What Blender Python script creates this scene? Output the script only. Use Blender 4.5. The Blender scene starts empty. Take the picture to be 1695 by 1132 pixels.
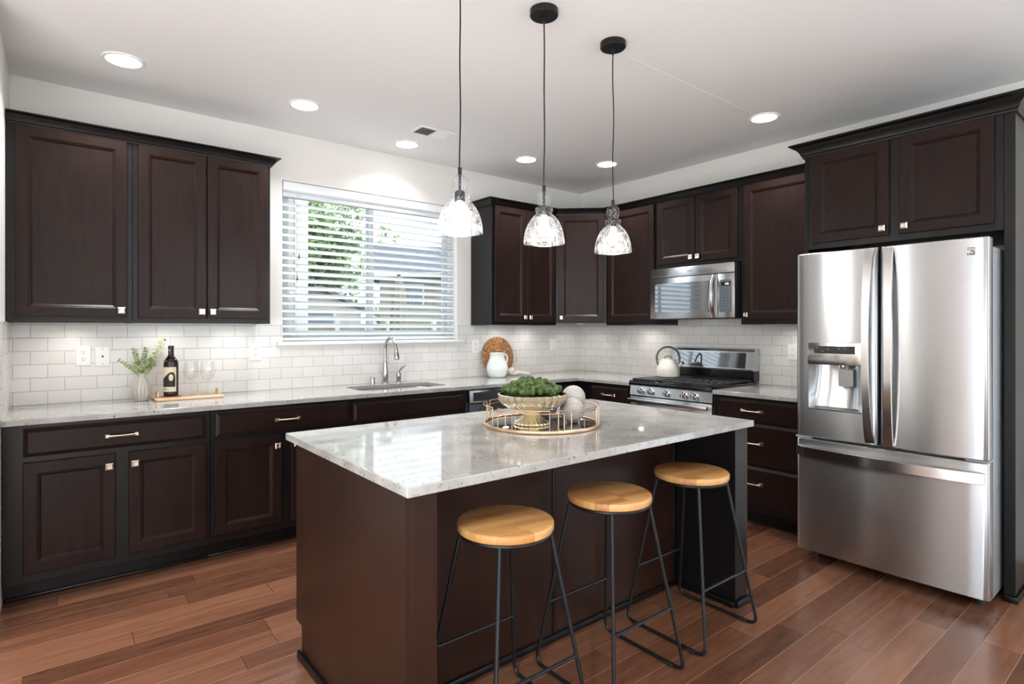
import bpy, bmesh, math, random
from mathutils import Vector, Matrix

PI = math.pi
R = math.radians
rng = random.Random(11)
sc = bpy.context.scene
C = sc.collection

# ---------------------------------------------------------------- camera, world, exposure
HC = 2.80                                     # ceiling height
cam_d = bpy.data.cameras.new('camera')
cam = bpy.data.objects.new('camera', cam_d)
C.objects.link(cam)
cam.location = (-4.397, -4.308, 1.355)
cam.rotation_euler = (R(90), 0, R(-38.741))
cam_d.sensor_width = 36.0
cam_d.lens = 942.2 / 1695 * 36.0
cam_d.shift_y = -21.8 / 1695
cam_d.clip_start = 0.05
sc.camera = cam

world = bpy.data.worlds.new('sky')
sc.world = world
world.use_nodes = True
wn = world.node_tree.nodes
wn['Background'].inputs[0].default_value = (0.82, 0.92, 1.0, 1)
wn['Background'].inputs[1].default_value = 1.8

sc.view_settings.view_transform = 'Standard'
sc.view_settings.look = 'None'
sc.view_settings.gamma = 1.0
sc.view_settings.use_curve_mapping = False
sc.view_settings.exposure = 1.02
sc.cycles.max_bounces = 10
sc.cycles.diffuse_bounces = 6
sc.cycles.glossy_bounces = 5
sc.cycles.transparent_max_bounces = 24
sc.cycles.sample_clamp_indirect = 6.0
sc.cycles.caustics_reflective = False
sc.cycles.caustics_refractive = False

DOWNLIGHT_W = 5.0
GREAT_ROOM_FILL_W = 62.0
PENDANT_W = 2.5
PUCK_W = 0.22

# ---------------------------------------------------------------- material helpers
def srgb(r, g, b):
    f = lambda c: (c / 255) / 12.92 if c / 255 <= 0.04045 else ((c / 255 + 0.055) / 1.055) ** 2.4
    return (f(r), f(g), f(b), 1)

def mat(name, col, rough=0.5, metal=0.0, spec=0.5, emit=None, estr=0.0, coat=0.0, coat_rough=0.1):
    m = bpy.data.materials.new(name)
    m.use_nodes = True
    p = m.node_tree.nodes['Principled BSDF']
    p.inputs['Base Color'].default_value = col if len(col) == 4 else (*col, 1)
    p.inputs['Roughness'].default_value = rough
    p.inputs['Metallic'].default_value = metal
    p.inputs['Specular IOR Level'].default_value = spec
    p.inputs['Coat Weight'].default_value = coat
    p.inputs['Coat Roughness'].default_value = coat_rough
    if emit:
        p.inputs['Emission Color'].default_value = emit if len(emit) == 4 else (*emit, 1)
        p.inputs['Emission Strength'].default_value = estr
    return m

class NT:
    """tiny node-tree helper"""
    def __init__(s, m):
        s.t = m.node_tree; s.n = s.t.nodes; s.p = s.n.get('Principled BSDF')
    def new(s, kind, **kw):
        n = s.n.new(kind)
        for k, v in kw.items(): setattr(n, k, v)
        return n
    def link(s, a, b): s.t.links.new(a, b)
    def math(s, op, a, b=None, c=None):
        n = s.new('ShaderNodeMath', operation=op)
        for i, v in enumerate((a, b, c)):
            if v is None: continue
            if isinstance(v, (int, float)): n.inputs[i].default_value = v
            else: s.link(v, n.inputs[i])
        return n.outputs[0]
    def mix(s, fac, a, b):
        n = s.new('ShaderNodeMix', data_type='RGBA')
        for i, v in ((0, fac), (6, a), (7, b)):
            if isinstance(v, (int, float)): n.inputs[i].default_value = v
            elif isinstance(v, tuple): n.inputs[i].default_value = v
            else: s.link(v, n.inputs[i])
        return n.outputs[2]
    def noise(s, vec, scale, detail=3, rough=0.5):
        n = s.new('ShaderNodeTexNoise')
        n.inputs['Scale'].default_value = scale
        n.inputs['Detail'].default_value = detail
        n.inputs['Roughness'].default_value = rough
        if vec is not None: s.link(vec, n.inputs['Vector'])
        return n.outputs['Fac']
    def ramp(s, fac, stops):
        n = s.new('ShaderNodeValToRGB')
        e = n.color_ramp.elements
        while len(e) < len(stops): e.new(0.5)
        for i, (pos, col) in enumerate(stops):
            e[i].position = pos; e[i].color = col
        s.link(fac, n.inputs[0])
        return n.outputs[0]
    def coords(s, scale=(1, 1, 1), out='Object', rot=(0, 0, 0)):
        tc = s.new('ShaderNodeTexCoord'); mp = s.new('ShaderNodeMapping')
        mp.inputs['Scale'].default_value = scale; mp.inputs['Rotation'].default_value = rot
        s.link(tc.outputs[out], mp.inputs['Vector'])
        return mp.outputs[0]
    def bump(s, h, strength=0.2, dist=0.01):
        b = s.new('ShaderNodeBump')
        b.inputs['Strength'].default_value = strength; b.inputs['Distance'].default_value = dist
        s.link(h, b.inputs['Height']); s.link(b.outputs[0], s.p.inputs['Normal'])

def grain_mat(name, c1, c2, rough=0.35, scale=(14, 14, 1.2), coat=0.0, bump=0.05, spec=0.5):
    m = mat(name, c1, rough, coat=coat, spec=spec); t = NT(m)
    v = t.coords(scale)
    n = t.noise(v, 3.0, 6, 0.6)
    n2 = t.noise(t.coords((1, 1, 1)), 2.2, 2, 0.5)
    n3 = t.noise(t.coords((1, 1, 0.45)), 95.0, 3, 0.7)
    f = t.math('ADD', t.math('ADD', t.math('MULTIPLY', n, 0.42), t.math('MULTIPLY', n2, 0.34)), t.math('MULTIPLY', n3, 0.24))
    t.link(t.ramp(f, [(0.36, c1), (0.64, c2)]), t.p.inputs['Base Color'])
    if bump: t.bump(n, bump, 0.003)
    return m

M = {}
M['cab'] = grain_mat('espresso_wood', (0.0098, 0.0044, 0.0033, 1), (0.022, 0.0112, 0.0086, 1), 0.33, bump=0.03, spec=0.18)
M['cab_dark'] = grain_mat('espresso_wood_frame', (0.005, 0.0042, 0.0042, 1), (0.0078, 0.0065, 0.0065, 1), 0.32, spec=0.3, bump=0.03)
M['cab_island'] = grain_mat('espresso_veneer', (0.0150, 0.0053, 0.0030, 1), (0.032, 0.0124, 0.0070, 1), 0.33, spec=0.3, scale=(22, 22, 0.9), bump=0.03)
M['wall'] = mat('greige_wall_paint', srgb(231, 228, 223), 0.85, spec=0.2)
M['ceil'] = mat('ceiling_paint', srgb(240, 239, 238), 0.9, spec=0.15)
M['white'] = mat('white_paint', srgb(238, 238, 236), 0.45)
M['white_plastic'] = mat('white_plastic', srgb(238, 237, 234), 0.3)
M['dark_slot'] = mat('dark_slot', (0.01, 0.01, 0.01, 1), 0.6)
M['black_metal'] = mat('black_metal', (0.012, 0.012, 0.013, 1), 0.42, 0.4)
M['stool_metal'] = mat('gunmetal_powder_coat', (0.022, 0.023, 0.026, 1), 0.38, 0.6)
M['black_gloss'] = mat('black_enamel', (0.008, 0.008, 0.009, 1), 0.12)
M['black_rubber'] = mat('black_rubber', (0.012, 0.012, 0.012, 1), 0.6)
M['iron'] = mat('cast_iron', (0.03, 0.03, 0.032, 1), 0.5, 0.2)
M['nickel'] = mat('satin_nickel', (0.72, 0.64, 0.54, 1), 0.24, 1.0)
M['chrome'] = mat('brushed_nickel_tap', (0.50, 0.49, 0.47, 1), 0.16, 1.0)
M['brass'] = mat('brass', (0.62, 0.42, 0.2, 1), 0.3, 1.0)
M['gold_wire'] = mat('rose_gold_wire', (0.66, 0.46, 0.3, 1), 0.32, 1.0)
M['mirror'] = mat('mirror', (0.82, 0.82, 0.82, 1), 0.02, 1.0)
M['dark_glass'] = mat('dark_glass', (0.012, 0.013, 0.014, 1), 0.04, spec=0.8)
M['oven_glass'] = mat('mirrored_dark_glass', (0.22, 0.23, 0.24, 1), 0.05, 0.85)
M['display_black'] = mat('display_black', (0.02, 0.02, 0.019, 1), 0.15)
M['panel_grey'] = mat('keypad_grey', (0.10, 0.12, 0.135, 1), 0.35)
M['key'] = mat('keypad_print', (0.26, 0.29, 0.31, 1), 0.5)
M['led'] = mat('led_digits', (0.8, 0.9, 1, 1), 0.5, emit=(0.85, 0.95, 1), estr=1.6)
M['lens'] = mat('lit_lens', (1, 1, 1, 1), 0.5, emit=(1, 0.97, 0.93), estr=6.0)
M['bulb'] = mat('lit_bulb', (1, 1, 1, 1), 0.5, emit=(1, 0.97, 0.93), estr=14.0)
M['fridge_side'] = mat('grey_enamel', (0.34, 0.36, 0.375, 1), 0.38, 0.3)
M['gasket'] = mat('grey_gasket', (0.3, 0.33, 0.34, 1), 0.5)
M['cream_enamel'] = mat('cream_enamel', srgb(226, 222, 210), 0.35)
M['kettle_handle'] = grain_mat('dark_wood_handle', srgb(70, 58, 50), srgb(104, 88, 76), 0.4, (30, 30, 30))
M['ceramic'] = mat('white_glazed_ceramic', srgb(232, 236, 234), 0.12)
M['paper'] = mat('cream_label_paper', srgb(218, 205, 178), 0.7)
M['ink'] = mat('black_ink', (0.015, 0.015, 0.015, 1), 0.7)
M['bottle'] = mat('dark_wine_glass', (0.012, 0.006, 0.007, 1), 0.12)
M['foil'] = mat('black_foil', (0.013, 0.012, 0.012, 1), 0.35)
M['coral'] = mat('coral_coaster', srgb(206, 120, 100), 0.6)
M['pale_wood'] = grain_mat('pale_tray_wood', srgb(196, 164, 128), srgb(222, 196, 162), 0.45, (2, 30, 30))
M['stem'] = mat('green_brown_stem', srgb(110, 104, 74), 0.6)
M['sink'] = mat('sink_steel', (0.55, 0.55, 0.54, 1), 0.3, 1.0)
M['slat'] = mat('white_slat', srgb(206, 211, 215), 0.45)
M['vinyl'] = mat('white_vinyl', srgb(232, 236, 238), 0.4)
M['cord'] = mat('pale_cord', srgb(180, 180, 176), 0.8)
M['tassel'] = mat('grey_tassel', srgb(90, 86, 82), 0.6)

def leaf_mat(name, c1, c2, scale=8.0):
    m = mat(name, c1, 0.6); t = NT(m)
    n = t.noise(t.coords(), scale, 2)
    t.link(t.ramp(n, [(0.35, c1), (0.65, c2)]), t.p.inputs['Base Color'])
    return m
M['euca'] = leaf_mat('eucalyptus_leaf', srgb(118, 132, 88), srgb(164, 172, 128), 18)
M['moss'] = leaf_mat('moss_green', srgb(44, 66, 24), srgb(100, 126, 58), 60)
M['tree'] = leaf_mat('tree_leaf', srgb(104, 132, 78), srgb(160, 182, 122), 3)
M['bark'] = mat('bark', srgb(96, 82, 70), 0.9)
M['grass'] = leaf_mat('grass', srgb(88, 98, 66), srgb(120, 120, 88), 1.0)
M['fence'] = grain_mat('weathered_fence', srgb(122, 116, 100), srgb(146, 140, 122), 0.8, (12, 12, 1))

# counter quartz
def quartz():
    m = mat('speckled_quartz', (0.62, 0.60, 0.57, 1), 0.055, spec=0.55); t = NT(m)
    v = t.coords()
    base = t.ramp(t.noise(v, 9, 4), [(0.35, srgb(156, 153, 149)), (0.65, srgb(176, 174, 170))])
    sp = t.noise(t.coords((1, 1, 1), rot=(0.3, 0.2, 0.4)), 95, 2.5, 0.6)
    mask = t.ramp(sp, [(0.60, (0, 0, 0, 1)), (0.70, (1, 1, 1, 1))])
    c1 = t.mix(t.math('MULTIPLY', mask, 0.75), base, srgb(98, 94, 91))
    sp2 = t.noise(t.coords((1, 1, 1), rot=(1.3, 0.7, 0.1)), 64, 1, 0.4)
    mask2 = t.ramp(sp2, [(0.70, (0, 0, 0, 1)), (0.76, (1, 1, 1, 1))])
    c2 = t.mix(t.math('MULTIPLY', mask2, 0.8), c1, srgb(70, 65, 63))
    t.link(c2, t.p.inputs['Base Color'])
    return m
M['quartz'] = quartz()

# plank floor
def plank_floor():
    m = mat('hardwood_planks', (0.2, 0.09, 0.05, 1), 0.27, spec=0.5, coat=0.15, coat_rough=0.2); t = NT(m)
    tc = t.new('ShaderNodeTexCoord'); sp = t.new('ShaderNodeSeparateXYZ')
    t.link(tc.outputs['Object'], sp.inputs[0])
    W, L = 0.1267, 1.25
    yy = t.math('DIVIDE', t.math('ADD', sp.outputs[1], 3.79 + 20 * 0.1267), W)
    row = t.math('FLOOR', yy)
    wn1 = t.new('ShaderNodeTexWhiteNoise', noise_dimensions='1D'); t.link(row, wn1.inputs['W'])
    xx = t.math('DIVIDE', t.math('ADD', sp.outputs[0], t.math('MULTIPLY', wn1.outputs['Value'], 7.0)), L)
    col = t.math('FLOOR', xx)
    cmb = t.new('ShaderNodeCombineXYZ'); t.link(row, cmb.inputs[0]); t.link(col, cmb.inputs[1])
    wn2 = t.new('ShaderNodeTexWhiteNoise', noise_dimensions='3D'); t.link(cmb.outputs[0], wn2.inputs['Vector'])
    # grain, shifted per plank
    off = t.new('ShaderNodeVectorMath', operation='MULTIPLY_ADD')
    t.link(wn2.outputs['Color'], off.inputs[0]); off.inputs[1].default_value = (30, 30, 30)
    mp = t.new('ShaderNodeMapping'); mp.inputs['Scale'].default_value = (1.6, 14, 1)
    t.link(tc.outputs['Object'], mp.inputs[0]); t.link(mp.outputs[0], off.inputs[2])
    g = t.noise(off.outputs[0], 2.4, 6, 0.62)
    g2 = t.noise(off.outputs[0], 0.6, 2, 0.5)
    mp3 = t.new('ShaderNodeVectorMath', operation='MULTIPLY'); t.link(off.outputs[0], mp3.inputs[0]); mp3.inputs[1].default_value = (2.2, 6, 1)
    g3 = t.noise(mp3.outputs[0], 3.0, 5, 0.7)
    knot = t.ramp(t.noise(off.outputs[0], 1.1, 2, 0.5), [(0.70, (0, 0, 0, 1)), (0.80, (1, 1, 1, 1))])
    f = t.math('ADD', t.math('MULTIPLY', wn2.outputs['Value'], 0.30),
               t.math('ADD', t.math('MULTIPLY', g, 0.34), t.math('ADD', t.math('MULTIPLY', g2, 0.12), t.math('MULTIPLY', g3, 0.24))))
    base = t.ramp(f, [(0.25, srgb(74, 46, 33)), (0.5, srgb(112, 73, 53)), (0.75, srgb(146, 101, 75))])
    base = t.mix(t.math('MULTIPLY', knot, 0.5), base, srgb(58, 36, 27))
    # seams
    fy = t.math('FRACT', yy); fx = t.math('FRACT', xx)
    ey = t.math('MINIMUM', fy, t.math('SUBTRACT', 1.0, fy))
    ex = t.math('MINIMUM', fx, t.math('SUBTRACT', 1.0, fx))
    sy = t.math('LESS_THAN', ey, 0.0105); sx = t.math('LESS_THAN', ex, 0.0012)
    c = t.mix(t.math('MULTIPLY', sy, 0.55), base, srgb(180, 142, 116))  # lighter seam tint paints the glint on plank bevels into the colour
    c = t.mix(t.math('MULTIPLY', sx, 0.7), c, srgb(60, 36, 26))
    t.link(c, t.p.inputs['Base Color'])
    h = t.math('MULTIPLY', t.math('MINIMUM', t.math('MULTIPLY', ey, 40), 1.0), 1.0)
    hh = t.math('ADD', h, t.math('MULTIPLY', g, 0.03))
    t.bump(hh, 0.25, 0.0015)
    t.link(t.math('ADD', t.math('MULTIPLY', g, 0.05), 0.22), t.p.inputs['Roughness'])
    return m
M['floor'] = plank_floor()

# subway tile (x along wall = axis, z up)
def tiles(name, axis):
    m = mat(name, srgb(232, 229, 224), 0.14, spec=0.5); t = NT(m)
    tc = t.new('ShaderNodeTexCoord'); sp = t.new('ShaderNodeSeparateXYZ'); cb = t.new('ShaderNodeCombineXYZ')
    t.link(tc.outputs['Object'], sp.inputs[0])
    t.link(sp.outputs[axis], cb.inputs[0])
    t.link(t.math('ADD', sp.outputs[2], -0.914 + 7.76), cb.inputs[1])
    b = t.new('ShaderNodeTexBrick'); b.offset = 0.5
    t.link(cb.outputs[0], b.inputs['Vector'])
    b.inputs['Scale'].default_value = 1.0
    b.inputs['Brick Width'].default_value = 0.1555; b.inputs['Row Height'].default_value = 0.0776
    b.inputs['Mortar Size'].default_value = 0.0012; b.inputs['Mortar Smooth'].default_value = 0.1
    b.inputs['Bias'].default_value = 0.0
    b.inputs['Color1'].default_value = srgb(228, 225, 221); b.inputs['Color2'].default_value = srgb(221, 218, 213)
    b.inputs['Mortar'].default_value = srgb(160, 155, 148)
    t.link(b.outputs['Color'], t.p.inputs['Base Color'])
    b2 = t.new('ShaderNodeTexBrick'); b2.offset = 0.5
    t.link(cb.outputs[0], b2.inputs['Vector'])
    b2.inputs['Scale'].default_value = 1.0
    b2.inputs['Brick Width'].default_value = 0.1555; b2.inputs['Row Height'].default_value = 0.0776
    b2.inputs['Mortar Size'].default_value = 0.004; b2.inputs['Mortar Smooth'].default_value = 0.6
    inv = t.math('SUBTRACT', 1.0, b2.outputs['Fac'])
    t.bump(t.math('ADD', inv, t.math('MULTIPLY', t.noise(t.coords(), 14, 1), 0.15)), 0.25, 0.003)
    t.link(t.math('ADD', t.math('MULTIPLY', b.outputs['Fac'], 0.6), 0.13), t.p.inputs['Roughness'])
    return m
M['tile_x'] = tiles('white_subway_tile_back', 0)
M['tile_y'] = tiles('white_subway_tile_side', 1)

# brushed stainless
def steel(name, col=(0.56, 0.575, 0.59, 1), rough=0.27, aniso=0.93, rot=0.25):
    m = mat(name, col, rough, 1.0); t = NT(m)
    t.p.inputs['Anisotropic'].default_value = aniso
    t.p.inputs['Anisotropic Rotation'].default_value = rot
    tg = t.new('ShaderNodeTangent', direction_type='RADIAL', axis='Z')
    t.link(tg.outputs[0], t.p.inputs['Tangent'])
    return m
M['steel'] = steel('brushed_stainless')
M['steel_bright'] = steel('polished_stainless', (0.70, 0.70, 0.69, 1), 0.18, 0.4)

# thin clear glass: mostly transparent, fresnel reflection
def thin_glass(name, tint=(1, 1, 1, 1), seeds=False, refl=1.0):
    m = bpy.data.materials.new(name); m.use_nodes = True
    t = NT(m); n = t.n; n.remove(t.p)
    out = n['Material Output']
    tr = t.new('ShaderNodeBsdfTransparent'); tr.inputs[0].default_value = tint
    gl = t.new('ShaderNodeBsdfGlossy'); gl.inputs['Roughness'].default_value = 0.02
    lw = t.new('ShaderNodeLayerWeight'); lw.inputs[0].default_value = 0.5
    schl = t.math('ADD', 0.04, t.math('MULTIPLY', 0.9, t.math('POWER', lw.outputs['Facing'], 5.0)))
    mx = t.new('ShaderNodeMixShader')
    t.link(t.math('MULTIPLY', schl, refl), mx.inputs[0])
    t.link(tr.outputs[0], mx.inputs[1]); t.link(gl.outputs[0], mx.inputs[2])
    last = mx.outputs[0]
    if seeds:
        vo = t.new('ShaderNodeTexVoronoi'); vo.inputs['Scale'].default_value = 215
        tcn = t.coords((1, 1, 0.8)); t.link(tcn, vo.inputs['Vector'])
        nz = t.noise(t.coords(), 55, 2)
        spot = t.math('LESS_THAN', vo.outputs['Distance'], t.math('MULTIPLY', nz, 0.60))
        df = t.new('ShaderNodeBsdfTranslucent'); df.inputs[0].default_value = (0.95, 0.95, 0.95, 1)
        d2 = t.new('ShaderNodeBsdfDiffuse'); d2.inputs[0].default_value = (0.95, 0.95, 0.95, 1)
        ad = t.new('ShaderNodeMixShader'); ad.inputs[0].default_value = 0.5
        t.link(df.outputs[0], ad.inputs[1]); t.link(d2.outputs[0], ad.inputs[2])
        m2 = t.new('ShaderNodeMixShader')
        t.link(t.math('MULTIPLY', spot, 0.34), m2.inputs[0])
        t.link(last, m2.inputs[1]); t.link(ad.outputs[0], m2.inputs[2])
        last = m2.outputs[0]
        bp = t.new('ShaderNodeBump'); bp.inputs['Strength'].default_value = 0.5; bp.inputs['Distance'].default_value = 0.004
        t.link(vo.outputs['Distance'], bp.inputs['Height']); t.link(bp.outputs[0], gl.inputs['Normal'])
    t.link(last, out.inputs[0])
    return m
M['pane'] = thin_glass('window_glass', (0.97, 0.98, 0.98, 1))
M['wine_glass'] = thin_glass('clear_glass', (0.985, 0.985, 0.985, 1), refl=1.0)
M['seeded'] = thin_glass('seeded_glass', (0.95, 0.96, 0.97, 1), seeds=True)

# butcher block seat
def seat_wood():
    m = mat('butcher_block', srgb(200, 140, 76), 0.35, coat=0.1); t = NT(m)
    tc = t.new('ShaderNodeTexCoord'); mp0 = t.new('ShaderNodeMapping')
    mp0.inputs['Rotation'].default_value = (0, 0, R(8))
    t.link(tc.outputs['Object'], mp0.inputs[0])
    sp = t.new('ShaderNodeSeparateXYZ'); t.link(mp0.outputs[0], sp.inputs[0])
    row = t.math('FLOOR', t.math('DIVIDE', sp.outputs[1], 0.042))
    oi = t.new('ShaderNodeObjectInfo')
    w1 = t.new('ShaderNodeTexWhiteNoise', noise_dimensions='1D'); t.link(t.math('ADD', row, t.math('MULTIPLY', oi.outputs['Random'], 37.0)), w1.inputs['W'])
    colm = t.math('FLOOR', t.math('DIVIDE', t.math('ADD', sp.outputs[0], t.math('MULTIPLY', w1.outputs[0], 0.6)), 0.24))
    cb = t.new('ShaderNodeCombineXYZ'); t.link(row, cb.inputs[0]); t.link(colm, cb.inputs[1])
    w2 = t.new('ShaderNodeTexWhiteNoise', noise_dimensions='3D'); t.link(cb.outputs[0], w2.inputs['Vector'])
    off = t.new('ShaderNodeVectorMath', operation='MULTIPLY_ADD')
    t.link(w2.outputs['Color'], off.inputs[0]); off.inputs[1].default_value = (9, 9, 9)
    mp = t.new('ShaderNodeMapping'); mp.inputs['Scale'].default_value = (5, 60, 20)
    t.link(mp0.outputs[0], mp.inputs[0]); t.link(mp.outputs[0], off.inputs[2])
    g = t.noise(off.outputs[0], 1.6, 5, 0.6)
    f = t.math('ADD', t.math('MULTIPLY', w2.outputs['Value'], 0.5), t.math('MULTIPLY', g, 0.5))
    t.link(t.ramp(f, [(0.2, srgb(176, 118, 64)), (0.5, srgb(204, 149, 90)), (0.8, srgb(224, 177, 116))]), t.p.inputs['Base Color'])
    return m
M['seat'] = seat_wood()

# woven rattan
def rattan():
    m = mat('woven_seagrass', srgb(150, 100, 60), 0.7); t = NT(m)
    v = t.coords((1, 1, 1))
    vo = t.new('ShaderNodeTexVoronoi'); vo.inputs['Scale'].default_value = 100
    t.link(t.coords((1, 1, 1.8), rot=(0, 0.6, 0)), vo.inputs['Vector'])
    c = t.ramp(vo.outputs['Color'], [(0.15, srgb(84, 48, 26)), (0.5, srgb(158, 104, 60)), (0.85, srgb(208, 158, 104))])
    t.link(c, t.p.inputs['Base Color']); t.bump(vo.outputs['Distance'], 0.8, 0.006)
    return m
M['rattan'] = rattan()

def beaded(name, c1, c2):
    m = mat(name, c1, 0.4); t = NT(m)
    vo = t.new('ShaderNodeTexVoronoi'); vo.inputs['Scale'].default_value = 250
    t.link(t.coords(), vo.inputs['Vector'])
    t.link(t.ramp(vo.outputs['Distance'], [(0.42, c1), (0.8, c2)]), t.p.inputs['Base Color'])
    inv = t.math('SUBTRACT', 1.0, vo.outputs['Distance']); t.bump(inv, 0.7, 0.003)
    return m
M['bead'] = beaded('silver_beaded_ball', srgb(206, 198, 192), srgb(140, 132, 128))

# vase with chevron leaf pattern (angle/height from object coordinates)
def vase_mat():
    m = mat('carved_vase', srgb(226, 222, 214), 0.4); t = NT(m)
    tc = t.new('ShaderNodeTexCoord'); sp = t.new('ShaderNodeSeparateXYZ'); t.link(tc.outputs['Object'], sp.inputs[0])
    ang = t.math('ARCTAN2', sp.outputs[1], sp.outputs[0])
    a = t.math('MULTIPLY', t.math('ADD', ang, PI + 0.35), 8 / (2 * PI))
    fr = t.math('FRACT', a)
    tri = t.math('ABSOLUTE', t.math('SUBTRACT', fr, 0.5))           # 0 at centre rib, .5 at the joins
    ln = t.math('FRACT', t.math('SUBTRACT', t.math('MULTIPLY', sp.outputs[2], 105), t.math('MULTIPLY', tri, 6.0)))
    line = t.math('LESS_THAN', ln, 0.5)
    edge = t.math('MULTIPLY', t.math('GREATER_THAN', tri, 0.03), t.math('LESS_THAN', tri, 0.44))
    t.link(t.mix(t.math('MULTIPLY', line, edge), srgb(230, 226, 218), srgb(104, 92, 84)), t.p.inputs['Base Color'])
    return m
M['vase'] = vase_mat()
def champagne():
    m = mat('champagne_metal', (0.72, 0.64, 0.48, 1), 0.26, 1.0)
    return m
M['champagne'] = champagne()
def cloth_mat():
    m = mat('striped_cloth', srgb(226, 220, 210), 0.9); t = NT(m)
    w = t.new('ShaderNodeTexWave'); w.inputs['Scale'].default_value = 22; w.inputs['Distortion'].default_value = 5
    t.link(t.coords(rot=(0.4, 0.5, 0.6)), w.inputs['Vector'])
    t.link(t.ramp(w.outputs['Fac'], [(0.10, srgb(160, 138, 116)), (0.4, srgb(232, 226, 216))]), t.p.inputs['Base Color'])
    return m
M['cloth'] = cloth_mat()
def siding(name, col, pitch=0.16):
    m = mat(name, col, 0.7); t = NT(m)
    tc = t.new('ShaderNodeTexCoord'); sp = t.new('ShaderNodeSeparateXYZ'); t.link(tc.outputs['Object'], sp.inputs[0])
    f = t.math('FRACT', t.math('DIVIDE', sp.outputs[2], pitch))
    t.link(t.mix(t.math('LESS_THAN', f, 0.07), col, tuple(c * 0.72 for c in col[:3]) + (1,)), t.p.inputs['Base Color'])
    t.bump(f, 0.5, 0.02)
    return m
M['siding'] = siding('cream_lap_siding', srgb(176, 168, 156))
M['siding_b'] = siding('tan_lap_siding', srgb(150, 143, 133))
M['trimw'] = mat('white_exterior_trim', srgb(196, 194, 190), 0.6)
def shingles():
    m = mat('grey_shingles', srgb(96, 98, 106), 0.9); t = NT(m)
    t.link(t.ramp(t.noise(t.coords(), 9, 4, 0.7), [(0.35, srgb(78, 81, 90)), (0.65, srgb(108, 111, 118))]), t.p.inputs['Base Color'])
    return m
M['shingle'] = shingles()
M['ext_glass'] = mat('exterior_window_glass', srgb(96, 104, 114), 0.1)
M['post_dark'] = mat('dark_blue_post', srgb(58, 70, 84), 0.6)

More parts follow.
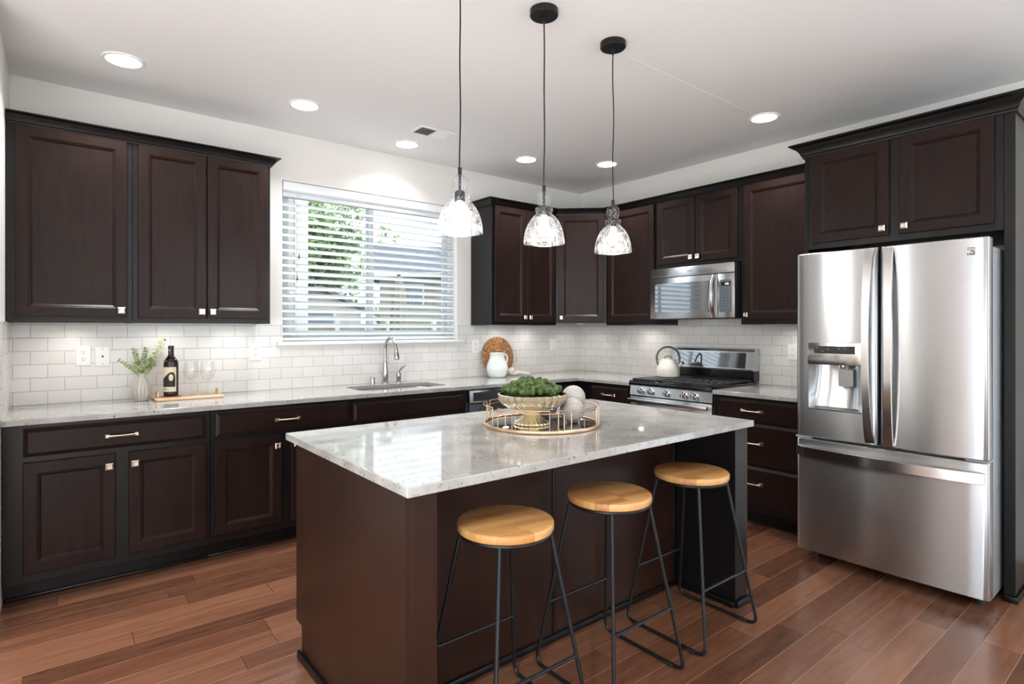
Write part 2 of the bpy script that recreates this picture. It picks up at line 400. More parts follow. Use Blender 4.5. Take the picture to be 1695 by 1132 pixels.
# ---------------------------------------------------------------- mesh helpers
class MB:
    def __init__(s): s.bm = bmesh.new()
    def box(s, x0, x1, y0, y1, z0, z1, bev=0.0, seg=1, mi=0):
        bm = s.bm
        vs = [bm.verts.new((x, y, z)) for x in (x0, x1) for y in (y0, y1) for z in (z0, z1)]
        idx = [(0, 1, 3, 2), (4, 6, 7, 5), (0, 4, 5, 1), (2, 3, 7, 6), (0, 2, 6, 4), (1, 5, 7, 3)]
        fs = [bm.faces.new([vs[i] for i in f]) for f in idx]
        for f in fs: f.material_index = mi
        if bev > 0:
            es = list({e for f in fs for e in f.edges})
            r = bmesh.ops.bevel(bm, geom=es, offset=bev, segments=seg, affect='EDGES', profile=0.5)
            for f in r['faces']: f.material_index = mi
        return s
    def prism(s, pts, axis, a, b, mi=0):
        """closed polygon pts (2D) extruded along axis from a to b"""
        def P(p, t):
            if axis == 0: return (t, p[0], p[1])
            if axis == 1: return (p[0], t, p[1])
            return (p[0], p[1], t)
        va = [s.bm.verts.new(P(p, a)) for p in pts]; vb = [s.bm.verts.new(P(p, b)) for p in pts]
        n = len(pts)
        fs = [s.bm.faces.new(va), s.bm.faces.new(vb[::-1])]
        for i in range(n): fs.append(s.bm.faces.new((va[i], vb[i], vb[(i + 1) % n], va[(i + 1) % n])))
        for f in fs: f.material_index = mi
        return s
    def lathe(s, prof, n=32, cx=0, cy=0, mi=0, cap=True, fn=None, axis='z', org=(0, 0, 0)):
        """prof: (r, z) list; r==0 collapses"""
        rings = []
        for (r, z) in prof:
            if r < 1e-6:
                pts = [(0, 0, z)]
            else:
                pts = []
                for k in range(n):
                    a = 2 * PI * k / n
                    rr = r * (fn(a, z) if fn else 1)
                    pts.append((rr * math.cos(a), rr * math.sin(a), z))
            ring = []
            for (x, y, zz) in pts:
                if axis == 'z': q = (cx + x, cy + y, zz)
                elif axis == 'y': q = (org[0] + x, org[1] + zz, org[2] + y)
                else: q = (org[0] + zz, org[1] + x, org[2] + y)
                ring.append(s.bm.verts.new(q))
            rings.append(ring)
        for A, B in zip(rings, rings[1:]):
            for k in range(n):
                j = (k + 1) % n
                if len(A) == 1 and len(B) == 1: continue
                if len(A) == 1: f = s.bm.faces.new((A[0], B[k], B[j]))
                elif len(B) == 1: f = s.bm.faces.new((A[k], A[j], B[0]))
                else: f = s.bm.faces.new((A[k], A[j], B[j], B[k]))
                f.material_index = mi
        if cap:
            for ring in (rings[0], rings[-1]):
                if len(ring) > 2:
                    f = s.bm.faces.new(ring); f.material_index = mi
        return s
    def tube(s, pts, r, n=10, closed=False, mi=0, sx=1.0, up=None):
        """sweep a circle (or ellipse) along a polyline; r may be a list"""
        P = [Vector(p) for p in pts]; m = len(P)
        rs = r if isinstance(r, (list, tuple)) else [r] * m
        rings = []; ref = None
        for i in range(m):
            if closed: t = (P[(i + 1) % m] - P[i - 1]).normalized()
            else: t = (P[min(i + 1, m - 1)] - P[max(i - 1, 0)]).normalized()
            if ref is None:
                u0 = Vector(up) if up else (Vector((0, 0, 1)) if abs(t.z) < 0.9 else Vector((1, 0, 0)))
                ref = (u0 - t * u0.dot(t)).normalized()
            else:
                ref = (ref - t * ref.dot(t)).normalized()
            b = t.cross(ref)
            rings.append([s.bm.verts.new(P[i] + ref * math.cos(2 * PI * k / n) * rs[i] + b * math.sin(2 * PI * k / n) * rs[i] * sx) for k in range(n)])
        pairs = list(zip(rings, rings[1:])) + ([(rings[-1], rings[0])] if closed else [])
        for A, B in pairs:
            for k in range(n):
                f = s.bm.faces.new((A[k], A[(k + 1) % n], B[(k + 1) % n], B[k])); f.material_index = mi
        if not closed:
            s.bm.faces.new(rings[0][::-1]).material_index = mi
            s.bm.faces.new(rings[-1]).material_index = mi
        return s
    def loops(s, loops, cap0=True, cap1=True, mi=0):
        """connect successive vertex loops of equal length"""
        V = [[s.bm.verts.new(p) for p in L] for L in loops]
        n = len(V[0])
        for A, B in zip(V, V[1:]):
            for k in range(n): s.bm.faces.new((A[k], A[(k + 1) % n], B[(k + 1) % n], B[k])).material_index = mi
        if cap0: s.bm.faces.new(V[0][::-1]).material_index = mi
        if cap1: s.bm.faces.new(V[-1]).material_index = mi
        return s
    def rects(s, x0, x1, z0, z1, steps, mi=0):
        """nested rectangles facing -y: steps = (inset, y)"""
        L = []
        for (d, y) in steps:
            L.append([(x0 + d, y, z0 + d), (x1 - d, y, z0 + d), (x1 - d, y, z1 - d), (x0 + d, y, z1 - d)])
        return s.loops(L, mi=mi)
    def sphere(s, c, r, u=20, v=12, sc=(1, 1, 1), jit=0.0, mi=0):
        pr = []
        for i in range(v + 1):
            a = PI * i / v
            pr.append((abs(math.sin(a)) if 0 < i < v else 0, -math.cos(a)))
        rings = []
        for (rr, z) in pr:
            if rr == 0: rings.append([s.bm.verts.new((c[0], c[1], c[2] + z * r * sc[2]))])
            else:
                ring = []
                for k in range(u):
                    a = 2 * PI * k / u; j = 1 + (rng.uniform(-jit, jit) if jit else 0)
                    ring.append(s.bm.verts.new((c[0] + rr * math.cos(a) * r * sc[0] * j, c[1] + rr * math.sin(a) * r * sc[1] * j, c[2] + z * r * sc[2] * j)))
                rings.append(ring)
        for A, B in zip(rings, rings[1:]):
            for k in range(u):
                j = (k + 1) % u
                if len(A) == 1: f = s.bm.faces.new((A[0], B[k], B[j]))
                elif len(B) == 1: f = s.bm.faces.new((A[k], A[j], B[0]))
                else: f = s.bm.faces.new((A[k], A[j], B[j], B[k]))
                f.material_index = mi
        return s
    def build(s, name, mats, parent=None, smooth=True, ang=32, loc=None, rot=None):
        bmesh.ops.recalc_face_normals(s.bm, faces=s.bm.faces[:])
        me = bpy.data.meshes.new(name)
        s.bm.to_mesh(me); s.bm.free()
        for m in (mats if isinstance(mats, (list, tuple)) else [mats]): me.materials.append(M[m] if isinstance(m, str) else m)
        if smooth:
            me.polygons.foreach_set('use_smooth', [True] * len(me.polygons))
            me.set_sharp_from_angle(angle=R(ang))
        o = bpy.data.objects.new(name, me); C.objects.link(o)
        if parent: o.parent = parent
        if loc: o.location = loc
        if rot: o.rotation_euler = rot
        return o

def tag(o, label=None, cat=None, group=None, kind=None):
    for k, v in (('label', label), ('category', cat), ('group', group), ('kind', kind)):
        if v: o[k] = v
    return o
def thing(name, label, cat, loc=(0, 0, 0), rz=0.0, group=None):
    o = bpy.data.objects.new(name, None); C.objects.link(o)
    o.location = loc; o.rotation_euler = (0, 0, rz)
    o.empty_display_size = 0.1
    return tag(o, label, cat, group)
def struct(o): o['kind'] = 'structure'; return o
def copy_thing(o, loc, rz=None, label=None):
    def cp(q, par):
        c = q.copy(); C.objects.link(c)
        if par is not None: c.parent = par
        for ch in [k for k in bpy.data.objects if k.parent == q]: cp(ch, c)
        return c
    r = cp(o, None); r.location = loc
    if rz is not None: r.rotation_euler = (0, 0, rz)
    if label: r['label'] = label
    return r
def text_mesh(name, body, size, material, parent, loc, rot, align='CENTER', extrude=0.0003):
    cu = bpy.data.curves.new(name, 'FONT'); cu.body = body; cu.size = size; cu.align_x = align; cu.extrude = extrude
    ob = bpy.data.objects.new(name, cu); C.objects.link(ob)
    dg = bpy.context.evaluated_depsgraph_get()
    me = bpy.data.meshes.new_from_object(ob.evaluated_get(dg))
    bpy.data.objects.remove(ob); me.materials.append(M[material])
    o = bpy.data.objects.new(name, me); C.objects.link(o); o.parent = parent; o.location = loc; o.rotation_euler = rot
    return o
def area(name, parent, loc, size, watts, col=(0.94, 0.97, 1.0), shape='DISK', spread=140, rot=(0, 0, 0)):
    l = bpy.data.lights.new(name, 'AREA'); l.shape = shape; l.size = size; l.energy = watts; l.color = col; l.spread = R(spread)
    o = bpy.data.objects.new(name, l); C.objects.link(o); o.parent = parent; o.location = loc; o.rotation_euler = rot
    return o

# local wall frames: x runs left to right along the wall, front faces -y
RB, RR = 0.0, -PI / 2
def wall_loc(side, x, z): return ((x, 0, z), RB) if side == 'B' else ((0, -x, z), RR)

# ================================================================ room shell
XL = -4.602
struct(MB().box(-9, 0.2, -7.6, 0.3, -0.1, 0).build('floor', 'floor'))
struct(MB().box(-9.1, 0.2, -7.6, 0.3, HC, HC + 0.1).build('ceiling', 'ceil'))
WX0, WX1, WZ0, WZ1 = -3.099, -1.579, 1.262, 2.447
b = MB()
b.box(-4.75, WX0, 0, 0.16, 0, HC); b.box(WX1, 0.15, 0, 0.16, 0, HC)
b.box(WX0, WX1, 0, 0.16, 0, WZ0 - 0.025); b.box(WX0, WX1, 0, 0.16, WZ1, HC)
struct(b.build('wall_back', 'wall', smooth=False))
b = MB()
for y0, y1, z0, z1 in ((-4.4, -0.002, 0, HC), (-7.6, -5.6, 0, HC), (-5.6, -4.4, 2.4, HC), (-5.6, -4.4, 0, 0.1)): b.box(0, 0.15, y0, y1, z0, z1)
struct(b.build('wall_right', 'wall', smooth=False))
struct(MB().box(XL - 0.13, XL, -1.0, -0.002, 0, HC).build('wall_left', 'wall'))
struct(MB().box(-9, XL - 0.132, -1.0, -0.87, 0, HC).build('wall_side', 'wall'))
# open great room behind the camera with its big windows
b = MB()
for x0, x1, z0, z1 in ((-9, -8.0, 0, HC), (-5.5, -3.6, 0, HC), (-0.8, 0, 0, HC), (-8.0, -5.5, 2.45, HC), (-3.6, -0.8, 2.55, HC), (-8.0, -5.5, 0, 0.1), (-3.6, -0.8, 0, 0.1)):
    b.box(x0, x1, -7.6, -7.45, z0, z1)
struct(b.build('wall_front', 'wall', smooth=False))
b = MB()
for y0, y1, z0, z1 in ((-7.45, -7.3, 0, HC), (-3.1, -1.0, 0, HC), (-7.3, -3.1, 2.6, HC), (-7.3, -3.1, 0, 0.1)):
    b.box(-9.15, -9, y0, y1, z0, z1)
struct(b.build('wall_far_left', 'wall', smooth=False))
struct(MB().box(-2.06, -0.72, -2.339, -2.331, HC - 0.0014, HC - 0.0002).build('trim_1', 'ceil'))
struct(MB().box(-0.014, -0.001, -4.38, -3.70, 0.0, 0.1, bev=0.004).build('baseboard_right', 'white'))

# backsplash
TT = 0.008
b = MB()
b.box(XL + 0.001, -0.0005, -TT, -0.0003, 0.9145, WZ0 - 0.045); b.box(XL + 0.001, WX0 - 0.045, -TT, -0.0003, WZ0 - 0.045, 1.392)
b.box(WX1 + 0.085, -0.0005, -TT, -0.0003, WZ0 - 0.045, 1.392)
b.box(WX0 - 0.045, WX0, -TT, -0.0003, WZ0, 1.392); b.box(WX1, WX1 + 0.085, -TT, -0.0003, WZ0, 1.392)
struct(b.build('wall_backsplash_back', 'tile_x', smooth=False))
b = MB(); b.box(-TT, -0.0003, -2.66, -TT - 0.0003, 0.9145, 1.392); b.box(-TT, -0.0003, -2.0, -1.22, 1.392, 1.45)
struct(b.build('wall_backsplash_right', 'tile_y', smooth=False))
struct(MB().box(XL + 0.0003, XL + TT, -0.66, -TT - 0.0003, 0.9145, 1.392).build('wall_backsplash_left', 'tile_y', smooth=False))

# window: vinyl slider, sill
w = struct(thing('window_1', None, None, ((WX0 + WX1) / 2, 0.1, WZ0)))
hw, hh = (WX1 - WX0) / 2, WZ1 - WZ0
b = MB()
for x0, x1, z0, z1 in ((-hw, -hw + 0.035, 0, hh), (hw - 0.035, hw, 0, hh), (-hw + 0.035, hw - 0.035, 0, 0.035), (-hw + 0.035, hw - 0.035, hh - 0.035, hh)):
    b.box(x0, x1, -0.01, 0.05, z0, z1, 0.003)
b.build('frame', 'vinyl', w)
XM = -2.362 - (WX0 + WX1) / 2
def sash(x0, x1, y0, y1):
    b = MB()
    for a0, a1, c0, c1 in ((x0, x0 + 0.04, 0.036, hh - 0.036), (x1 - 0.04, x1, 0.036, hh - 0.036), (x0 + 0.04, x1 - 0.04, 0.036, 0.08), (x0 + 0.04, x1 - 0.04, hh - 0.08, hh - 0.036)):
        b.box(a0, a1, y0, y1, c0, c1, 0.004)
    s = b.build('sash', 'vinyl', w)
    MB().box(x0 + 0.038, x1 - 0.038, (y0 + y1) / 2 - 0.002, (y0 + y1) / 2 + 0.002, 0.078, hh - 0.078).build('glass', 'pane', s)
sash(-hw + 0.036, XM + 0.03, 0.0, 0.02); sash(XM - 0.03, hw - 0.036, 0.022, 0.042)
b = MB(); b.box(-hw - 0.04, hw + 0.08, -0.125, -0.1003, -0.03, -0.002, 0.004, 2); b.box(-hw + 0.001, hw - 0.001, -0.0998, 0.04, -0.024, -0.0005)
b.build('sill', 'white', w)

# ================================================================ cabinetry
FR = 0.057
def door_mesh(x0, x1, z0, z1, y, t=0.02):
    """recessed-panel door, front at y (local), facing -y"""
    return MB().rects(x0, x1, z0, z1, [(0, y + t), (0, y + 0.003), (0.003, y), (FR - 0.004, y), (FR, y + 0.0035), (FR + 0.003, y + 0.0035), (FR + 0.013, y + 0.011)])
def drawer_mesh(x0, x1, z0, z1, y, t=0.02):
    return MB().rects(x0, x1, z0, z1, [(0, y + t), (0, y + 0.012), (0.004, y + 0.0105), (0.017, y + 0.0015), (0.019, y), ])
def knob(parent, x, z, y):
    s = 0.018
    b = MB(); b.lathe([(0.006, 0), (0.006, -0.014), (0.009, -0.018)], 12, axis='y', org=(x, y, z))
    b.rects(x - s, x + s, z - s, z + s, [(0.002, y - 0.015), (0, y - 0.018), (0, y - 0.022), (0.006, y - 0.027), (0.009, y - 0.027), (0.0115, y - 0.0255)])
    return b.build('knob', 'nickel', parent, ang=20)
def pull(parent, x, z, y, L=0.155):
    b = MB()
    for sx in (-1, 1):
        c = x + sx * (L / 2 - 0.013)
        b.rects(c - 0.013, c + 0.013, z - 0.013, z + 0.013, [(0, y), (0, y - 0.004), (0.004, y - 0.010), (0.004, y - 0.026), (0.006, y - 0.028)])
    pts = [(x + (k / 8 - 0.5) * (L - 0.03), y - 0.022 - 0.010 * math.sin(PI * k / 8), z) for k in range(9)]
    b.tube(pts, [0.0055 + 0.0015 * abs(k - 4) / 4 for k in range(9)], 8)
    return b.build('pull_handle', 'nickel', parent, ang=25)

def cabinet(name, label, cat, side, x0, x1, z0, z1, depth, fronts, toe=None, group=None, open_bottom=False, back=0.009, well=None):
    loc, rz = wall_loc(side, x0, z0)
    t = thing(name, label, cat, loc, rz, group)
    w_, h = x1 - x0, z1 - z0
    b = MB(); bz = toe if toe else (0.02 if open_bottom else 0)
    b.box(0.0008, w_ - 0.0008, -depth, -back, bz, well or h, 0.001)
    if well:
        for q in ((0.0008, w_ - 0.0008, -depth, -depth + 0.02), (0.0008, 0.02, -depth + 0.02, -back), (w_ - 0.02, w_ - 0.0008, -depth + 0.02, -back)): b.box(*q, well, h)
    if open_bottom: b.box(0.0008, w_ - 0.0008, -depth, -depth + 0.02, 0, 0.02); b.box(0.0008, 0.018, -depth + 0.02, -back, 0, 0.02); b.box(w_ - 0.018, w_ - 0.0008, -depth + 0.02, -back, 0, 0.02)
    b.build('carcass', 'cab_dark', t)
    if toe:
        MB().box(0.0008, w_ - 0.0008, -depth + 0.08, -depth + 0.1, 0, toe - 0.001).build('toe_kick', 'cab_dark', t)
        MB().box(0.0008, w_ - 0.0008, -depth + 0.065, -depth + 0.0795, 0, 0.016, 0.006, 2).build('shoe_molding', 'cab_dark', t)
    for f in fronts:
        a0, a1, c0, c1 = f['x0'] - x0, f['x1'] - x0, f['z0'] - z0, f['z1'] - z0
        yf = -depth - 0.02
        if f['k'] == 'door':
            d = door_mesh(a0, a1, c0, c1, yf, 0.0195).build('door', 'cab', t, ang=20)
            kb = f.get('knob')
            if kb:
                kx = a1 - FR / 2 if kb[1] == 'r' else a0 + FR / 2
                kz = c1 - 0.062 if kb[0] == 't' else c0 + 0.04
                knob(d, kx, kz, yf)
        else:
            d = drawer_mesh(a0, a1, c0, c1, yf, 0.0195).build('drawer_front' if f['k'] == 'drawer' else 'false_front', 'cab', t, ang=20)
            if f.get('pull', True) and f['k'] == 'drawer':
                pull(d, f.get('px', (f['x0'] + f['x1']) / 2) - x0, f.get('pz', (f['z0'] + f['z1']) / 2) - z0, yf)
    return t
def D(x0, x1, z0, z1, kn=None): return dict(k='door', x0=x0, x1=x1, z0=z0, z1=z1, knob=kn)
def W(x0, x1, z0, z1, **kw): return dict(k='drawer', x0=x0, x1=x1, z0=z0, z1=z1, **kw)

ZU0, ZU1, DU = 1.388, 2.45, 0.325
DZ0, DZ1 = 1.42, 2.437
G1 = 'dark wood wall cabinets'
cabinet('wall_cabinet', 'wide single-door dark wall cabinet in the left corner above the outlets', 'cabinet', 'B', XL + 0.002, -4.045, ZU0, ZU1, DU,
        [D(-4.562, -4.072, DZ0, DZ1, 'br')], open_bottom=True, group=G1)
cabinet('wall_cabinet', 'two-door dark wall cabinet just left of the window', 'cabinet', 'B', -4.045, -3.275, ZU0, ZU1, DU,
        [D(-4.019, -3.661, DZ0, DZ1, 'br'), D(-3.655, -3.294, DZ0, DZ1, 'bl')], open_bottom=True, group=G1)
cabinet('wall_cabinet', 'two-door dark wall cabinet just right of the window, above the woven tray', 'cabinet', 'B', -1.43, -0.662, ZU0, ZU1, DU,
        [D(-1.407, -1.045, DZ0, DZ1, 'br'), D(-1.037, -0.684, DZ0, DZ1, 'bl')], open_bottom=True, group=G1)
cabinet('wall_cabinet', 'single-door dark wall cabinet between corner cabinet and microwave', 'cabinet', 'R', 0.662, 1.236, ZU0, ZU1, DU,
        [D(0.690, 1.222, DZ0, DZ1)], open_bottom=True, group=G1)
cabinet('wall_cabinet', 'short two-door dark wall cabinet above the microwave', 'cabinet', 'R', 1.238, 2.018, 1.872, ZU1, DU,
        [D(1.257, 1.626, 1.902, DZ1, 'br'), D(1.634, 1.995, 1.902, DZ1, 'bl')], group=G1)
cabinet('wall_cabinet', 'single-door dark wall cabinet between microwave and refrigerator', 'cabinet', 'R', 2.020, 2.655, ZU0, ZU1, DU,
        [D(2.047, 2.628, DZ0, DZ1, 'bl')], open_bottom=True, group=G1)
# diagonal corner cabinet
cc = thing('corner_wall_cabinet', 'dark diagonal corner wall cabinet with one door', 'cabinet', (0, 0, ZU0), 0, G1)
MB().prism([(-0.009, -0.009), (-0.66, -0.009), (-0.66, -DU), (-DU, -0.66), (-0.009, -0.66)], 2, 0.02, ZU1 - ZU0).build('carcass', 'cab_dark', cc)
dd = thing('door_mount', None, None, (-(0.66 + DU) / 2, -(0.66 + DU) / 2, 0), -PI / 4)
bpy.data.objects.remove(dd)
hl = (0.66 - DU) * math.sqrt(2) / 2
d = door_mesh(-hl + 0.022, hl - 0.022, DZ0 - ZU0, DZ1 - ZU0, -0.02, 0.0195).build('door', 'cab', cc, ang=20, loc=(-(0.66 + DU) / 2, -(0.66 + DU) / 2, 0), rot=(0, 0, -PI / 4))
knob(d, -hl + 0.022 + FR / 2, DZ0 - ZU0 + 0.04, -0.02)

def sweep(path, prof, name, material, label, cat):
    """path: 2D polyline, prof: (outward, z); outward is to the right of travel"""
    n = len(path); L = []
    for i, p in enumerate(path):
        p = Vector(p)
        ns = []
        for a, c in ((i - 1, i), (i, i + 1)):
            if 0 <= a and c < n:
                dv = (Vector(path[c]) - Vector(path[a])).normalized(); ns.append(Vector((dv.y, -dv.x)))
        if len(ns) == 2:
            bis = (ns[0] + ns[1]).normalized(); off = bis / max(0.2, bis.dot(ns[0]))
        else: off = ns[0]
        L.append([(p.x + off.x * o, p.y + off.y * o, z) for (o, z) in prof])
    o = MB().loops(L).build(name, material, ang=25)
    return tag(o, label, cat, kind='thing')
def crown_prof(z0, z1, d):
    h = z1 - z0
    return [(0.001, z0), (0.010, z0), (0.012, z0 + 0.14 * h), (0.018, z0 + 0.2 * h), (0.022, z0 + 0.38 * h), (0.30 * d + 0.012, z0 + 0.58 * h), (0.62 * d, z0 + 0.72 * h),
            (0.66 * d, z0 + 0.78 * h), (0.9 * d, z0 + 0.84 * h), (d, z0 + 0.9 * h), (d, z1), (0.001, z1)]
cp = crown_prof(2.437, 2.494, 0.056)
sweep([(XL + 0.002, -DU), (-3.275, -DU), (-3.275, -0.002)], cp, 'crown_molding', 'cab_dark', 'dark crown molding along the top of the cabinets left of the window', 'molding')
sweep([(-1.43, -0.002), (-1.43, -DU), (-0.66, -DU), (-DU, -0.66), (-DU, -2.653)], cp, 'crown_molding', 'cab_dark', 'dark crown molding running round the corner cabinets up to the refrigerator', 'molding')
sweep([(-0.388, -2.659), (-0.70, -2.659), (-0.70, -3.672), (-0.002, -3.672)], crown_prof(2.428, 2.512, 0.072), 'crown_molding', 'cab_dark', 'tall dark crown molding above the refrigerator cabinet', 'molding')

# refrigerator surround
cabinet('refrigerator_cabinet', 'deep two-door dark cabinet above the refrigerator', 'cabinet', 'R', 2.679, 3.627, 1.85, 2.45, 0.70,
        [D(2.712, 3.128, 1.886, 2.428, 'br'), D(3.180, 3.592, 1.886, 2.428, 'bl')], group=G1)
t = thing('end_panel', 'tall dark end panel on the right of the refrigerator', 'panel', (-0.35, -3.6465, 0), 0)
MB().box(-0.35, 0.348, -0.0255, 0.0185, 0, 2.45, 0.001).build('panel', 'cab_dark', t)
b = MB()
b.box(-0.36, 0.33, -0.0385, -0.0262, 0, 0.032, 0.005, 2); b.box(-0.366, -0.3512, -0.0385, 0.0185, 0, 0.032, 0.005, 2)
b.build('shoe_molding', 'cab_dark', t)
t = thing('end_panel', 'tall dark end panel between refrigerator and drawer cabinet', 'panel', (-0.35, -2.668, 0), 0)
MB().box(-0.35, 0.338, -0.010, 0.0085, 0, 2.45, 0.001).build('panel', 'cab_dark', t)

# base cabinets
ZB = 0.8825
G2 = 'dark wood base cabinets'
DBZ = (0.146, 0.694)
DRZ = (0.722, 0.862)
cabinet('base_cabinet', 'leftmost dark base cabinet with wide drawer over two doors', 'cabinet', 'B', XL + 0.002, -3.693, 0, ZB, 0.62,
        [W(-4.521, -3.719, *DRZ), D(-4.521, -4.147, *DBZ, 'tr'), D(-4.090, -3.717, *DBZ, 'tl')], toe=0.10, group=G2)
cabinet('base_cabinet', 'dark base cabinet left of the sink cabinet, partly behind the island corner', 'cabinet', 'B', -3.692, -2.838, 0, ZB, 0.62,
        [W(-3.665, -2.853, *DRZ), D(-3.668, -3.294, *DBZ, 'tr'), D(-3.236, -2.853, *DBZ, 'tl')], toe=0.10, group=G2)
cabinet('sink_cabinet', 'dark sink base cabinet with plain false front under the window', 'cabinet', 'B', -2.837, -1.895, 0, ZB, 0.62,
        [dict(k='false', x0=-2.823, x1=-1.928, z0=0.722, z1=0.852), D(-2.823, -2.39, *DBZ, 'tr'), D(-2.36, -1.928, *DBZ, 'tl')], toe=0.10, group=G2, well=0.66)
cabinet('corner_base_cabinet', 'dark base cabinet in the corner right of the dishwasher', 'cabinet', 'B', -1.262, -0.665, 0, ZB, 0.62,
        [dict(k='false', x0=-1.24, x1=-0.71, z0=0.722, z1=0.852), D(-1.24, -0.71, *DBZ, 'tl')], toe=0.10, group=G2)
DR = 0.66
cabinet('drawer_cabinet', 'dark drawer cabinet between corner and range', 'cabinet', 'R', 0.009, 1.236, 0, ZB, DR,
        [W(0.79, 1.205, 0.722, 0.852, px=1.0), W(0.79, 1.205, 0.43, 0.705, px=1.0), W(0.79, 1.205, 0.14, 0.413, px=1.0)], toe=0.10, group=G2)
cabinet('drawer_cabinet', 'dark three-drawer base cabinet between range and refrigerator', 'cabinet', 'R', 2.012, 2.655, 0, ZB, DR,
        [W(2.04, 2.63, 0.722, 0.862, px=2.30), W(2.04, 2.63, 0.43, 0.705, px=2.30, pz=0.575), W(2.04, 2.63, 0.14, 0.413, px=2.30, pz=0.30)], toe=0.10, group=G2)

# worktops
ZT = 0.914
def slab(outer, hole, z0, z1, name, label):
    bm = bmesh.new()
    def ring(pts):
        vs = [bm.verts.new((p[0], p[1], z1)) for p in pts]
        return [bm.edges.new((vs[i], vs[(i + 1) % len(vs)])) for i in range(len(vs))]
    es = ring(outer)
    if hole: es += ring(hole)
    bmesh.ops.triangle_fill(bm, use_beauty=True, use_dissolve=False, edges=es)
    r = bmesh.ops.extrude_face_region(bm, geom=bm.faces[:])
    bmesh.ops.translate(bm, verts=[v for v in r['geom'] if isinstance(v, bmesh.types.BMVert)], vec=(0, 0, z0 - z1))
    q = MB(); q.bm.free(); q.bm = bm
    o = q.build(name, 'quartz', ang=40)
    mod = o.modifiers.new('edge', 'BEVEL'); mod.width = 0.003; mod.segments = 2; mod.limit_method = 'ANGLE'; mod.angle_limit = R(50)
    return tag(o, label, 'countertop', kind='thing')
def rrect(x0, x1, y0, y1, r, n=6):
    P = []
    for cx, cy, a0 in ((x1 - r, y1 - r, 0), (x0 + r, y1 - r, 90), (x0 + r, y0 + r, 180), (x1 - r, y0 + r, 270)):
        for k in range(n + 1):
            a = R(a0 + 90 * k / n); P.append((cx + r * math.cos(a), cy + r * math.sin(a)))
    return P
SX0, SX1, SY0, SY1 = -2.70, -1.985, -0.525, -0.135
slab([(XL + 0.001, -0.0005), (-0.0005, -0.0005), (-0.0005, -1.239), (-0.70, -1.239), (-0.70, -0.668), (XL + 0.001, -0.668)], rrect(SX0, SX1, SY0, SY1, 0.09), 0.884, ZT,
     'countertop', 'long L-shaped speckled quartz countertop under the window and round the corner')
slab([(-0.0005, -2.008), (-0.0005, -2.656), (-0.70, -2.656), (-0.70, -2.008)], None, 0.884, ZT, 'countertop', 'short speckled quartz countertop between range and refrigerator')

# sink
t = thing('kitchen_sink', 'undermount stainless sink set in the counter under the window', 'sink', ((SX0 + SX1) / 2, (SY0 + SY1) / 2, 0.68))
a, c = (SX1 - SX0) / 2 + 0.008, (SY1 - SY0) / 2 + 0.008
L = []
for ins, z in ((-0.02, 0.2025), (0, 0.2025), (0.004, 0.19), (0.006, 0.03), (0.03, 0.004), (0.08, 0.0)):
    L.append([(x, y, z) for x, y in rrect(-a + ins, a - ins, -c + ins, c - ins, 0.09 if ins < 0.05 else 0.05)])
MB().loops(L, cap0=False).build('basin', 'sink', t)
MB().lathe([(0.0, 0.003), (0.03, 0.003), (0.045, 0.006), (0.045, 0.001)], 24).build('drain', 'chrome', t)

# faucet
fx, fy = -2.315, -0.075
t = thing('kitchen_faucet', 'tall gooseneck pull-down faucet behind the sink', 'faucet', (fx, fy, ZT))
MB().lathe([(0.03, 0.0005), (0.03, 0.006), (0.024, 0.012), (0.025, 0.05), (0.0265, 0.075), (0.023, 0.11), (0.0175, 0.15), (0.0165, 0.166), (0.0195, 0.168), (0.0195, 0.176), (0.014, 0.179), (0.0, 0.179)], 24).build('body', 'chrome', t)
pts = [(0, 0, 0.176), (0, 0, 0.22), (0, 0, 0.27)]
for k in range(1, 15):
    a = PI * k / 14 * 0.93
    pts.append((0.008 * k / 14, -0.085 + 0.085 * math.cos(a), 0.27 + 0.10 * math.sin(a)))
p = pts[-1]; pts.append((p[0], p[1] - 0.004, p[2] - 0.02))
MB().tube(pts, 0.0125, 14).build('spout', 'chrome', t)
p = pts[-1]
MB().lathe([(0.0, 0.005), (0.0135, 0.005), (0.0150, -0.004), (0.014, -0.008), (0.0195, -0.03), (0.0215, -0.06), (0.0215, -0.068), (0.019, -0.075), (0.0, -0.075)], 20, cx=0).build('spray_head', 'chrome', t, loc=p, rot=(R(-9), 0, 0))
t = thing('faucet_handle', 'separate single lever faucet handle right of the gooseneck', 'faucet handle', (-2.195, -0.075, ZT))
MB().lathe([(0.025, 0.0005), (0.025, 0.005), (0.019, 0.010), (0.02, 0.045), (0.021, 0.06), (0.019, 0.075), (0.012, 0.086), (0.0, 0.09)], 20).build('base', 'chrome', t)
MB().tube([(0, 0, 0.08), (0.006, -0.01, 0.10), (0.018, -0.026, 0.124), (0.032, -0.036, 0.140), (0.044, -0.042, 0.15)], [0.006, 0.007, 0.0095, 0.0105, 0.006], 12).build('lever', 'chrome', t)
t = tag(MB().lathe([(0.021, 0.0005), (0.021, 0.004), (0.019, 0.006), (0.019, 0.05), (0.017, 0.054), (0.0, 0.054)], 24).build('sink_air_gap', 'chrome', loc=(-2.425, -0.075, ZT)),
        'short cylindrical metal air gap left of the faucet', 'air gap')

